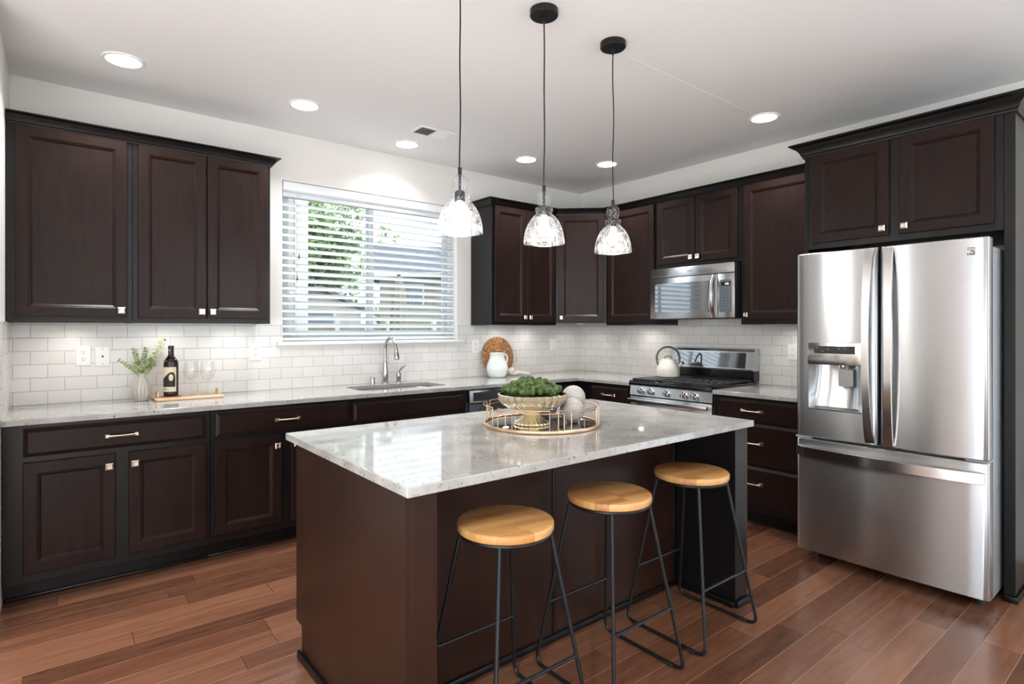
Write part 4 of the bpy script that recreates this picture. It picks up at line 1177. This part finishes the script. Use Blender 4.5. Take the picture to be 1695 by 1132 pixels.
for x in (-2.99, -2.60, -2.01, -1.70):
    b = MB()
    for y in (-0.0275, 0.0255): b.tube([(x - xm, y, 0.02), (x - xm, y, hh - 0.11)], 0.0009, 5)
    b.build('ladder_cord', 'cord', t)
for i, (x, zb) in enumerate(((-2.975, 0.62), (-2.99, 0.455))):
    c = MB().tube([(x - xm, -0.036, zb + 0.03), (x - xm, -0.038, hh - 0.08)], 0.0011, 5).build('pull_cord', 'cord', t)
    MB().lathe([(0.0, zb + 0.036), (0.003, zb + 0.034), (0.0045, zb + 0.02), (0.0085, zb + 0.002), (0.0085, zb), (0, zb)], 12, cx=x - xm, cy=-0.037).build('tassel', 'tassel', c)

# ================================================================ outlets
def outlet(label, side, x, z, kind='outlet'):
    loc, rz = (((x, -TT, z), RB) if side == 'B' else ((-TT, -x, z), RR))
    t = thing('outlet' if kind == 'outlet' else ('light_switch' if kind == 'switch' else 'cable_plate'), label, 'outlet' if kind == 'outlet' else 'wall plate', loc, rz, 'white wall plates on the tile')
    MB().rects(-0.037, 0.037, -0.06, 0.06, [(0, -0.0004), (0, -0.003), (0.003, -0.0062), (0.006, -0.0066)]).build('plate', 'white_plastic', t, ang=20)
    if kind == 'outlet':
        for zz in (-0.022, 0.022):
            MB().loops([[(0.017 * math.cos(a), y, zz + max(-0.0135, min(0.0135, 0.017 * math.sin(a)))) for a in [2 * PI * k / 24 for k in range(24)]] for y in (-0.0064, -0.0082)]).build('socket', 'white_plastic', t)
            b = MB(); b.box(-0.0078, -0.0054, -0.0088, -0.0083, zz - 0.001, zz + 0.009); b.box(0.0054, 0.0078, -0.0088, -0.0083, zz + 0.0005, zz + 0.0085)
            b.lathe([(0.0028, -0.0083), (0.0028, -0.0088), (0, -0.0088)], 10, axis='y', org=(0, 0, zz - 0.0075)); b.build('slots', 'dark_slot', t)
    elif kind == 'switch':
        MB().rects(-0.0165, 0.0165, -0.033, 0.033, [(0, -0.0064), (0, -0.009), (0.002, -0.0105), (0.006, -0.0095)]).build('rocker', 'white_plastic', t)
    else:
        MB().lathe([(0.006, -0.0064), (0.006, -0.010), (0.0035, -0.0102), (0, -0.0102)], 12, axis='y', org=(0, 0, 0)).build('jack', 'dark_slot', t)
        b = MB()
        for zz in (-0.045, 0.045): b.lathe([(0.0032, -0.0064), (0.0032, -0.0075), (0, -0.0075)], 10, axis='y', org=(0, 0, zz))
        b.build('screw', 'gasket', t)
outlet('white duplex outlet nearest the left wall, left of the vase', 'B', -4.265, 1.192)
outlet('white wall plate with small centre jack between outlet and vase', 'B', -4.171, 1.186, 'cable')
outlet('white duplex outlet just left of the window sill', 'B', -3.287, 1.19)
outlet('white duplex outlet between window and woven tray', 'B', -1.378, 1.191)
outlet('white rocker switch on the tile right of the woven tray', 'B', -0.415, 1.191, 'switch')
outlet('white duplex outlet on the tile left of the kettle', 'R', 0.617, 1.186)
outlet('white duplex outlet half hidden beside the refrigerator', 'R', 2.262, 1.176)

# ================================================================ counter objects, left
t = tag(MB().lathe([(0.0, 0.0005), (0.036, 0.0005), (0.040, 0.006), (0.047, 0.03), (0.0535, 0.058), (0.052, 0.075), (0.044, 0.100), (0.031, 0.125), (0.021, 0.145), (0.018, 0.158), (0.0195, 0.168), (0.017, 0.168), (0.0155, 0.158), (0.018, 0.145), (0.027, 0.125), (0.0, 0.10)], 40).build('vase', 'vase', loc=(-3.985, -0.165, ZT)),
        'small bulbous vase with carved grey and white leaf pattern', 'vase')
def leaf(b, c, nrm, r, asp=0.9):
    nrm = Vector(nrm).normalized(); u = nrm.orthogonal().normalized(); v = nrm.cross(u)
    a0 = rng.uniform(0, 2 * PI); u2 = u * math.cos(a0) + v * math.sin(a0); v2 = nrm.cross(u2)
    c = Vector(c); n = 8
    th = nrm * 0.0004
    ring = [c + u2 * math.cos(2 * PI * k / n) * r + v2 * math.sin(2 * PI * k / n) * r * asp + nrm * r * 0.18 * math.cos(4 * PI * k / n) for k in range(n)]
    A = [b.bm.verts.new(p + th) for p in ring]; B_ = [b.bm.verts.new(p - th) for p in ring]
    b.bm.faces.new(A); b.bm.faces.new(B_[::-1])
    for k in range(n): b.bm.faces.new((A[k], B_[k], B_[(k + 1) % n], A[(k + 1) % n]))
def sprig(label, tip, mid, nleaf, r0, r1):
    t = thing('eucalyptus_sprig', label, 'sprig', (-3.985, -0.165, ZT), 0, 'eucalyptus sprigs in the vase')
    P0, P1, P2 = Vector((0, 0, 0.108)), Vector(mid), Vector(tip)
    Pn = Vector((tip[0] * 0.05, tip[1] * 0.05, 0.17))
    pts = [P0.lerp(Pn, k / 3) for k in range(3)]
    bz = lambda u: (1 - u) ** 2 * Pn + 2 * u * (1 - u) * P1 + u * u * P2
    pts += [bz(k / 12) for k in range(13)]
    MB().tube(pts, [0.0016 - 0.0009 * k / len(pts) for k in range(len(pts))], 6).build('stem', 'stem', t)
    b = MB()
    for k in range(nleaf):
        u = 0.12 + 0.88 * k / (nleaf - 1); p = bz(u); d_ = (bz(min(1, u + 0.02)) - bz(u - 0.02)).normalized()
        r = (r0 + (r1 - r0) * u) * rng.uniform(0.8, 1.15)
        side = d_.cross(Vector((rng.uniform(-1, 1), -1, rng.uniform(-1, 1)))).normalized()
        for sg in (-1, 1):
            leaf(b, p + side * sg * r * 0.95, Vector((rng.uniform(-.5, .5), -1, rng.uniform(-.2, .9))) + side * sg * 0.4, r)
    b.build('leaves', 'euca', t, ang=60)
sprig('eucalyptus sprig leaning far left out of the vase', (-0.115, -0.02, 0.255), (-0.03, -0.005, 0.185), 10, 0.011, 0.006)
sprig('eucalyptus sprig curving tall right towards the wine bottle', (0.128, 0.075, 0.375), (0.04, 0.02, 0.22), 12, 0.018, 0.010)
sprig('eucalyptus sprig rising straight up, slightly left', (-0.035, 0.02, 0.315), (-0.02, 0.0, 0.23), 10, 0.0115, 0.009)
sprig('eucalyptus sprig rising straight up above the vase mouth', (0.025, 0.0, 0.32), (0.005, 0.0, 0.23), 10, 0.012, 0.009)
sprig('short dense eucalyptus sprig drooping over the vase front', (0.055, -0.03, 0.245), (0.03, -0.02, 0.21), 6, 0.018, 0.016)
sprig('short eucalyptus sprig drooping over the left of the vase rim', (-0.045, -0.03, 0.215), (-0.02, -0.02, 0.20), 5, 0.015, 0.013)

TX, TY = -3.735, -0.175
t = thing('serving_tray', 'narrow pale wood serving tray with brass end handles', 'tray', (TX, TY, ZT))
MB().loops([[(x, y, z) for x, y in rrect(-0.19 + i_, 0.19 - i_, -0.115 + i_, 0.115 - i_, 0.015)] for i_, z in ((0.004, 0.0006), (0.0, 0.003), (0.0, 0.014), (0.003, 0.0165))]).build('board', 'pale_wood', t, ang=40)
for sx in (-1, 1):
    x = sx * 0.168
    b = MB()
    for y in (-0.022, 0.022): b.box(x - 0.005, x + 0.005, y - 0.006, y + 0.006, 0.0166, 0.043, 0.001)
    b.box(x - 0.006, x + 0.006, -0.030, 0.030, 0.043, 0.052, 0.001)
    b.build('handle', 'brass', t)
ZR = ZT + 0.0168
t = tag(MB().lathe([(0.0, 0), (0.056, 0), (0.058, 0.002), (0.056, 0.0045), (0, 0.0045)], 32).build('coaster', 'coral', loc=(-3.833, -0.20, ZR)), 'round coral coaster under the wine bottle', 'coaster')
t = thing('wine_bottle', 'dark wine bottle with cream label standing on the tray', 'bottle', (-3.833, -0.20, ZR + 0.0048), R(-20))
MB().lathe([(0.0, 0.0), (0.037, 0.0), (0.0405, 0.004), (0.041, 0.02), (0.041, 0.205), (0.038, 0.219), (0.028, 0.236), (0.0185, 0.25), (0.0155, 0.262), (0.0150, 0.30), (0, 0.30)], 36).build('glass_body', 'bottle', t, ang=50)
MB().lathe([(0.0152, 0.258), (0.0158, 0.262), (0.0158, 0.303), (0.0165, 0.304), (0.0165, 0.312), (0.0148, 0.314), (0.0, 0.314)], 24, cap=False).build('capsule', 'foil', t)
def arc_patch(b, r, a0, a1, z0, z1, mi=0, n=16, th=0.0003):
    L = []
    for k in range(n + 1):
        a = R(a0 + (a1 - a0) * k / n)
        L.append([((r + e) * math.cos(a), (r + e) * math.sin(a), z) for e, z in ((0, z0), (th, z0), (th, z1), (0, z1))])
    b.loops(L, mi=mi)
b = MB(); arc_patch(b, 0.0411, -165, -35, 0.03, 0.182)
lb = b.build('label', 'paper', t, ang=50)
def arc_shape(b, r, a0, a1, lo, hi, n=48, th=0.0003):
    """patch on the bottle surface between heights lo(a) and hi(a)"""
    L = []
    for k in range(n + 1):
        a = a0 + (a1 - a0) * k / n; q = R(a)
        L.append([((r + e) * math.cos(q), (r + e) * math.sin(q), z) for e, z in ((0, lo(a)), (th, lo(a)), (th, hi(a)), (0, hi(a)))])
    b.loops(L)
def hood(a):
    P = [(-158, 0.108), (-140, 0.116), (-120, 0.128), (-104, 0.140), (-88, 0.149), (-72, 0.152), (-56, 0.147), (-48, 0.134), (-44, 0.118)]
    for (x0, y0), (x1, y1) in zip(P, P[1:]):
        if x0 <= a <= x1: return y0 + (y1 - y0) * (a - x0) / (x1 - x0)
    return P[-1][1]
b = MB()
arc_shape(b, 0.0415, -158, -44, lambda a: 0.060, hood)
for z, a0, a1 in ((0.051, -152, -118), (0.046, -152, -124), (0.043, -122, -98)): arc_patch(b, 0.0415, a0, a1, z - 0.0012, z + 0.0012)
b.build('label_print', 'ink', lb, ang=50)
b = MB()
ell = lambda a: math.sqrt(max(0.0, 1 - ((a + 78) / 17) ** 2))
arc_shape(b, 0.0419, -95, -61, lambda a: 0.118 - 0.0205 * ell(a) - 0.0002, lambda a: 0.118 + 0.0205 * ell(a) + 0.0002, 24)
b.build('label_patch', 'paper', lb, ang=50)
b = MB()
arc_patch(b, 0.0159, -120, -95, 0.282, 0.29)
b.build('capsule_mark', 'paper', t)
def wine_glass(label, x, y):
    t = thing('wine_glass', label, 'wine glass', (x, y, ZR), 0, 'clear wine glasses on the tray')
    MB().lathe([(0.034, 0.0005), (0.033, 0.0025), (0.012, 0.006), (0.004, 0.012), (0.0035, 0.06), (0.0036, 0.085), (0.007, 0.094), (0.02, 0.102), (0.035, 0.117), (0.043, 0.137), (0.044, 0.155), (0.040, 0.185), (0.035, 0.215),
               (0.0338, 0.215), (0.0388, 0.185), (0.0428, 0.155), (0.0418, 0.138), (0.034, 0.119), (0.019, 0.104), (0.0, 0.099)], 36, cap=True).build('glass', 'wine_glass', t, ang=60)
    return t
wine_glass('clear stemmed wine glass on the tray, next to the wine bottle', -3.722, -0.19)
wine_glass('clear stemmed wine glass on the tray, nearer its right handle', -3.625, -0.19)

# ================================================================ counter objects, right corner
t = thing('pitcher', 'white glazed ceramic pitcher in front of the woven tray', 'pitcher', (-1.262, -0.185, ZT))
MB().lathe([(0.0, 0.0006), (0.066, 0.0006), (0.074, 0.006), (0.088, 0.035), (0.097, 0.07), (0.097, 0.095), (0.088, 0.13), (0.074, 0.16), (0.066, 0.185), (0.066, 0.203), (0.071, 0.216), (0.074, 0.222), (0.071, 0.223), (0.064, 0.212), (0.060, 0.20), (0.060, 0.185), (0.068, 0.16), (0.0, 0.05)], 44).build('body', 'ceramic', t, ang=50)
MB().tube([(0.066, -0.01, 0.205), (0.082, -0.012, 0.207), (0.097, -0.014, 0.197), (0.104, -0.015, 0.178), (0.104, -0.015, 0.155), (0.098, -0.014, 0.135), (0.084, -0.012, 0.128)], [0.010, 0.010, 0.0095, 0.009, 0.009, 0.0095, 0.011], 12, sx=1.3).build('handle', 'ceramic', t)
PR = 0.182
t = thing('woven_tray', 'round woven seagrass tray leaning against the tile', 'tray', (-1.140, -0.064, ZT + 0.004))
tilt = (R(-7.5), 0, 0)
MB().lathe([(0.0, 0.0), (PR - 0.012, 0.0), (PR, 0.006), (PR, 0.014), (PR - 0.014, 0.014), (PR - 0.022, 0.009), (0.0, 0.009)], 64, axis='y', org=(0, -0.009, PR)).build('weave', 'rattan', t, rot=tilt)
for sx in (-1, 1):
    MB().tube([(sx * (PR - 0.025), -0.003, PR + 0.05), (sx * (PR + 0.03), -0.006, PR + 0.045), (sx * (PR + 0.036), -0.006, PR + 0.038), (sx * (PR + 0.036), -0.006, PR - 0.056), (sx * (PR + 0.03), -0.006, PR - 0.062), (sx * (PR - 0.03), -0.003, PR - 0.067)], 0.0026, 8).build('wire_handle', 'brass', t, rot=tilt)
b = MB()
b.sphere((-0.055, 0.0, 0.042), 0.036, 18, 12, (1.1, 1, 0.95), 0.05)
b.sphere((-0.03, -0.02, 0.02), 0.03, 16, 10, (1.5, 0.9, 0.62), 0.08)
for k in range(5):
    b.sphere((0.01 + k * 0.026, -0.02 - 0.006 * k, 0.025 - 0.003 * k), 0.026, 14, 10, (1.1, 0.9, 0.9 - 0.12 * k), 0.12)
tag(b.build('tea_towel', 'cloth', loc=(-1.02, -0.15, ZT + 0.0025), ang=70), 'crumpled patterned tea towel beside the white pitcher', 'towel')

# ================================================================ kettle
ZK = 0.9495
t = thing('kettle', 'cream enamel kettle with dark handle on the range griddle', 'kettle', (-0.335, -1.365, ZK), R(-50))
MB().lathe([(0.0, 0.0004), (0.088, 0.0004), (0.095, 0.005), (0.0965, 0.02), (0.096, 0.06), (0.092, 0.078), (0.080, 0.105), (0.066, 0.135), (0.060, 0.146), (0.0, 0.146)], 44).build('body', 'cream_enamel', t, ang=40)
l_ = MB().lathe([(0.062, 0.1462), (0.06, 0.150), (0.0, 0.153)], 36).build('lid', 'cream_enamel', t)
MB().tube([(-0.032, 0, 0.152), (-0.026, 0, 0.164), (-0.013, 0, 0.173), (0.0, 0, 0.176), (0.013, 0, 0.173), (0.026, 0, 0.164), (0.032, 0, 0.152)], 0.0042, 8, sx=1.8).build('lid_handle', 'kettle_handle', l_)
pts = []
for k in range(21):
    a = R(-16 + 212 * k / 20); pts.append((0.094 * math.cos(a), 0, 0.160 + 0.092 * math.sin(a)))
MB().tube(pts, [0.0085 if 2 < k < 18 else 0.0095 for k in range(21)], 10, sx=0.75).build('handle', 'kettle_handle', t)
for sx in (-1, 1):
    MB().loops([[(sx * x, y, z) for x, z in ((0.074, 0.105), (0.086, 0.128), (0.100, 0.15), (0.100, 0.128), (0.092, 0.105), (0.085, 0.088))] for y in (-0.010, 0.010)]).build('handle_bracket', 'kettle_handle', t)
MB().tube([(0.070, 0, 0.085), (0.095, 0, 0.098), (0.118, 0, 0.117)], [0.022, 0.017, 0.012], 14).build('spout', 'cream_enamel', t)
MB().tube([(0.113, 0, 0.113), (0.123, 0, 0.121), (0.128, 0, 0.124)], [0.0145, 0.0145, 0.011], 14).build('spout_cap', 'kettle_handle', t)

# ================================================================ island centrepiece
CX, CY, TR = -2.648, -2.343, 0.268
t = thing('wire_tray', 'round mirrored tray with rose gold wire gallery on the island', 'tray', (CX, CY, ZT))
MB().lathe([(TR - 0.012, 0.0006), (TR, 0.0006), (TR + 0.002, 0.006), (TR, 0.014), (TR - 0.008, 0.016), (TR - 0.012, 0.012)], 72, cap=False).build('base_ring', 'gold_wire', t, ang=50)
MB().lathe([(0.0, 0.001), (TR - 0.0125, 0.001), (TR - 0.0125, 0.008), (0.0, 0.008)], 72).build('mirror', 'mirror', t)
for j, (rr, zt, off) in enumerate(((TR - 0.002, 0.098, 0), (TR - 0.016, 0.084, 15))):
    for k in range(6):
        a0, a1 = R(off + 60 * k + 4), R(off + 60 * k + 56)
        pts = [(rr * math.cos(a0), rr * math.sin(a0), 0.0125), (rr * math.cos(a0), rr * math.sin(a0), zt - 0.004)]
        for i in range(9):
            a = a0 + (a1 - a0) * i / 8; pts.append((rr * math.cos(a), rr * math.sin(a), zt))
        pts += [(rr * math.cos(a1), rr * math.sin(a1), zt - 0.004), (rr * math.cos(a1), rr * math.sin(a1), 0.0125)]
        MB().tube(pts, 0.0021, 6, up=(0.3, 0.5, 0.8)).build('wire_loop', 'gold_wire', t)
ZM = ZT + 0.0085
BX, BYY = -2.703, -2.343
t = thing('pedestal_bowl', 'fluted champagne metal pedestal bowl filled with moss', 'bowl', (BX, BYY, ZM))
flute = lambda a, z: 1 + 0.055 * abs(math.cos(13 * a + z * 7)) if z > 0.05 else 1 + 0.07 * abs(math.cos(13 * a))
prof = [(0.0, 0.001), (0.078, 0.001), (0.081, 0.004), (0.078, 0.010), (0.060, 0.018), (0.042, 0.03), (0.033, 0.045), (0.036, 0.055), (0.07, 0.063), (0.105, 0.075), (0.13, 0.092), (0.146, 0.112), (0.150, 0.136), (0.146, 0.138), (0.138, 0.114), (0.12, 0.092), (0.07, 0.078), (0.0, 0.074)]
MB().lathe(prof, 234, fn=flute).build('bowl', 'champagne', t, ang=35)
b = MB()
b.sphere((0, 0, 0.131), 0.128, 24, 8, (1, 1, 0.09))
for k in range(190):
    a = rng.uniform(0, 2 * PI); r = 0.131 * math.sqrt(rng.random())
    h = 0.058 * (1 - (r / 0.14) ** 2)
    b.sphere((r * math.cos(a), r * math.sin(a), 0.149 + h * rng.uniform(0.35, 1.0)), rng.uniform(0.010, 0.021), 10, 7, (1, 1, 0.9), 0.14)
mo = b.build('moss', 'moss', ang=80, loc=(BX, BYY, ZM))
mo = tag(mo, 'mound of green moss heaped in the pedestal bowl', 'moss', kind='stuff')
mt_ = NT(M['moss']); mt_.bump(mt_.noise(mt_.coords(), 420, 3, 0.7), 1.0, 0.006)
RBL = 0.057
for (x, y, z), lb_ in (((-2.536, -2.432, ZM + RBL + 0.0005), 'silver beaded ball in front, beside the bowl on the wire tray'),
                      ((-2.535, -2.252, ZM + RBL + 0.0005), 'silver beaded ball at the back of the wire tray, mostly hidden behind the others'),
                      ((-2.459, -2.363, ZM + RBL + 0.0475), 'silver beaded ball resting on top of the other two')):
    tag(MB().sphere((0, 0, 0), RBL, 40, 24).build('decor_ball', 'bead', loc=(x, y, z), ang=180), lb_, 'decorative ball', 'beaded balls on the wire tray')

# ================================================================ outside the window
ZG = -0.35
struct(MB().box(-14, 30, 0.4, 40, ZG - 0.1, ZG).build('ground', 'grass'))
# cream house close on the left
t = thing('neighbor_house', 'cream lap-sided house wall close outside the window on the left', 'house', (-3.7, 4.0, ZG))
MB().box(-3.5, 2.15, 0.02, 6, 0, 3.75).build('wall', 'siding', t)
b = MB(); b.box(1.985, 2.17, 0.0, 0.019, 0, 3.75); b.box(2.151, 2.17, 0.02, 0.2, 0, 3.75)
b.build('corner_board', 'trimw', t)
MB().prism([(-0.1, 3.75), (-0.1, 3.85), (3.0, 5.1), (6.1, 3.85), (6.1, 3.75)], 0, -3.8, 2.25).build('roof', 'shingle', t, smooth=False)
# grey-roofed tan house across the garden, right
t = thing('neighbor_house', 'tan house with large grey roof across the garden on the right', 'house', (5.35, 16.0, ZG), R(-28))
MB().box(0, 9, 0.0, 4.5, 0, 3.75).build('wall', 'siding_b', t)
b = MB().prism([(-0.5, 3.72), (-0.5, 3.86), (2.3, 5.25), (5.0, 3.86), (5.0, 3.72)], 0, -0.35, 9.4)
b.build('roof', 'shingle', t, smooth=False)
MB().box(-0.35, 9.4, -0.56, -0.505, 3.68, 3.86).build('gutter', 'trimw', t)
for x in (0.95, 3.0):
    f = MB().box(x - 0.05, x + 0.75, -0.05, 0.0, 2.55, 3.45).build('window', 'trimw', t)
    MB().box(x + 0.02, x + 0.68, -0.06, -0.051, 2.62, 3.38).build('pane', 'ext_glass', f)
    for s_ in (-0.5, 0.8): MB().box(x + s_, x + s_ + 0.4, -0.03, 0.0, 2.55, 3.45).build('shutter', 'fence', t)
# small far house, left pane
t = thing('neighbor_house', 'small gabled house far behind the fence, seen through the left pane', 'house', (3.0, 16.0, ZG))
MB().prism([(-1.6, 0), (1.6, 0), (1.6, 2.4), (0, 3.1), (-1.6, 2.4)], 1, 0, 2).build('wall', 'siding', t, smooth=False)
b = MB(); b.loops([[(-1.8, y, 2.32), (0, y, 3.11), (1.8, y, 2.32), (1.8, y, 2.44), (0, y, 3.25), (-1.8, y, 2.44)] for y in (-0.3, 2.2)])
b.build('roof', 'shingle', t, smooth=False)
f = MB().box(-0.6, 0.6, -0.06, 0, 1.5, 2.35).build('window', 'trimw', t)
MB().box(-0.5, 0.5, -0.07, -0.061, 1.58, 2.27).build('pane', 'ext_glass', f)
# fence
t = thing('garden_fence', 'weathered board fence across the garden behind the window', 'fence', (2.0, 7.6, ZG))
MB().box(-2.4, 6.0, 0.0, 0.03, 0.05, 1.75).build('board_panel', 'fence', t)
for x in (-1.7, -0.5, 0.7, 1.9, 3.1, 4.3):
    MB().box(x - 0.05, x + 0.05, -0.1, -0.001, 0, 1.9).build('post', 'trimw', t)
# dark pole with flag-like umbrella folded
t = thing('patio_umbrella', 'folded patio umbrella on a dark blue pole outside the right pane', 'umbrella', (1.18, 6.4, ZG))
MB().lathe([(0.035, 0), (0.035, 2.85), (0.0, 2.87)], 12).build('pole', 'post_dark', t)
MB().lathe([(0.04, 2.8), (0.10, 2.5), (0.15, 1.9), (0.17, 1.2), (0.12, 1.15), (0.04, 1.2)], 16, fn=lambda a, z: 1 + 0.25 * abs(math.sin(4 * a)), cap=False).build('canopy', 'fence', t)
MB().lathe([(0.25, 0.0), (0.25, 0.08), (0.05, 0.1)], 20).build('base', 'post_dark', t)

def tree(label, x, y, h, r, cz, n, seed):
    rg = random.Random(seed)
    t = thing('tree', label, 'tree', (x, y, ZG), 0, 'trees beyond the garden')
    MB().tube([(0, 0, 0), (0.05, 0, cz * 0.5), (0, 0, cz)], [0.16, 0.12, 0.07], 10).build('trunk', 'bark', t)
    b = MB(); cl = []
    for k in range(30):
        a = rg.uniform(0, 2 * PI); q = rg.uniform(0.1, 0.85)
        cl.append((math.cos(a) * r * q, math.sin(a) * r * q, cz + rg.uniform(-1.0, 0.95) * (h - cz), r * rg.uniform(0.3, 0.5)))
    for k in range(n):
        c = cl[rg.randrange(len(cl))]
        d_ = Vector((rg.gauss(0, 1), rg.gauss(0, 1), rg.gauss(0, 1))).normalized() * c[3] * rg.uniform(0.5, 1.05)
        p = Vector(c[:3]) + d_; s_ = rg.uniform(0.05, 0.10) * (0.6 + y / 25)
        u = Vector((rg.gauss(0, 1), rg.gauss(0, 1), rg.gauss(0, 1))).normalized(); v = u.orthogonal().normalized()
        b.bm.faces.new([b.bm.verts.new(p + q) for q in (u * s_, v * s_ * 0.6, -u * s_, -v * s_ * 0.6)])
    b.build('crown', 'tree', t, smooth=False)
tree('broad green tree filling the left window pane', 5.9, 25.0, 8.4, 2.5, 5.2, 17000, 3)
tree('slim green tree rising above the grey roof', 12.0, 29.0, 8.2, 1.1, 5.2, 1600, 5)
tree('small green tree low beside the tan house', 0.2, 13.5, 3.3, 0.9, 2.1, 1600, 8)
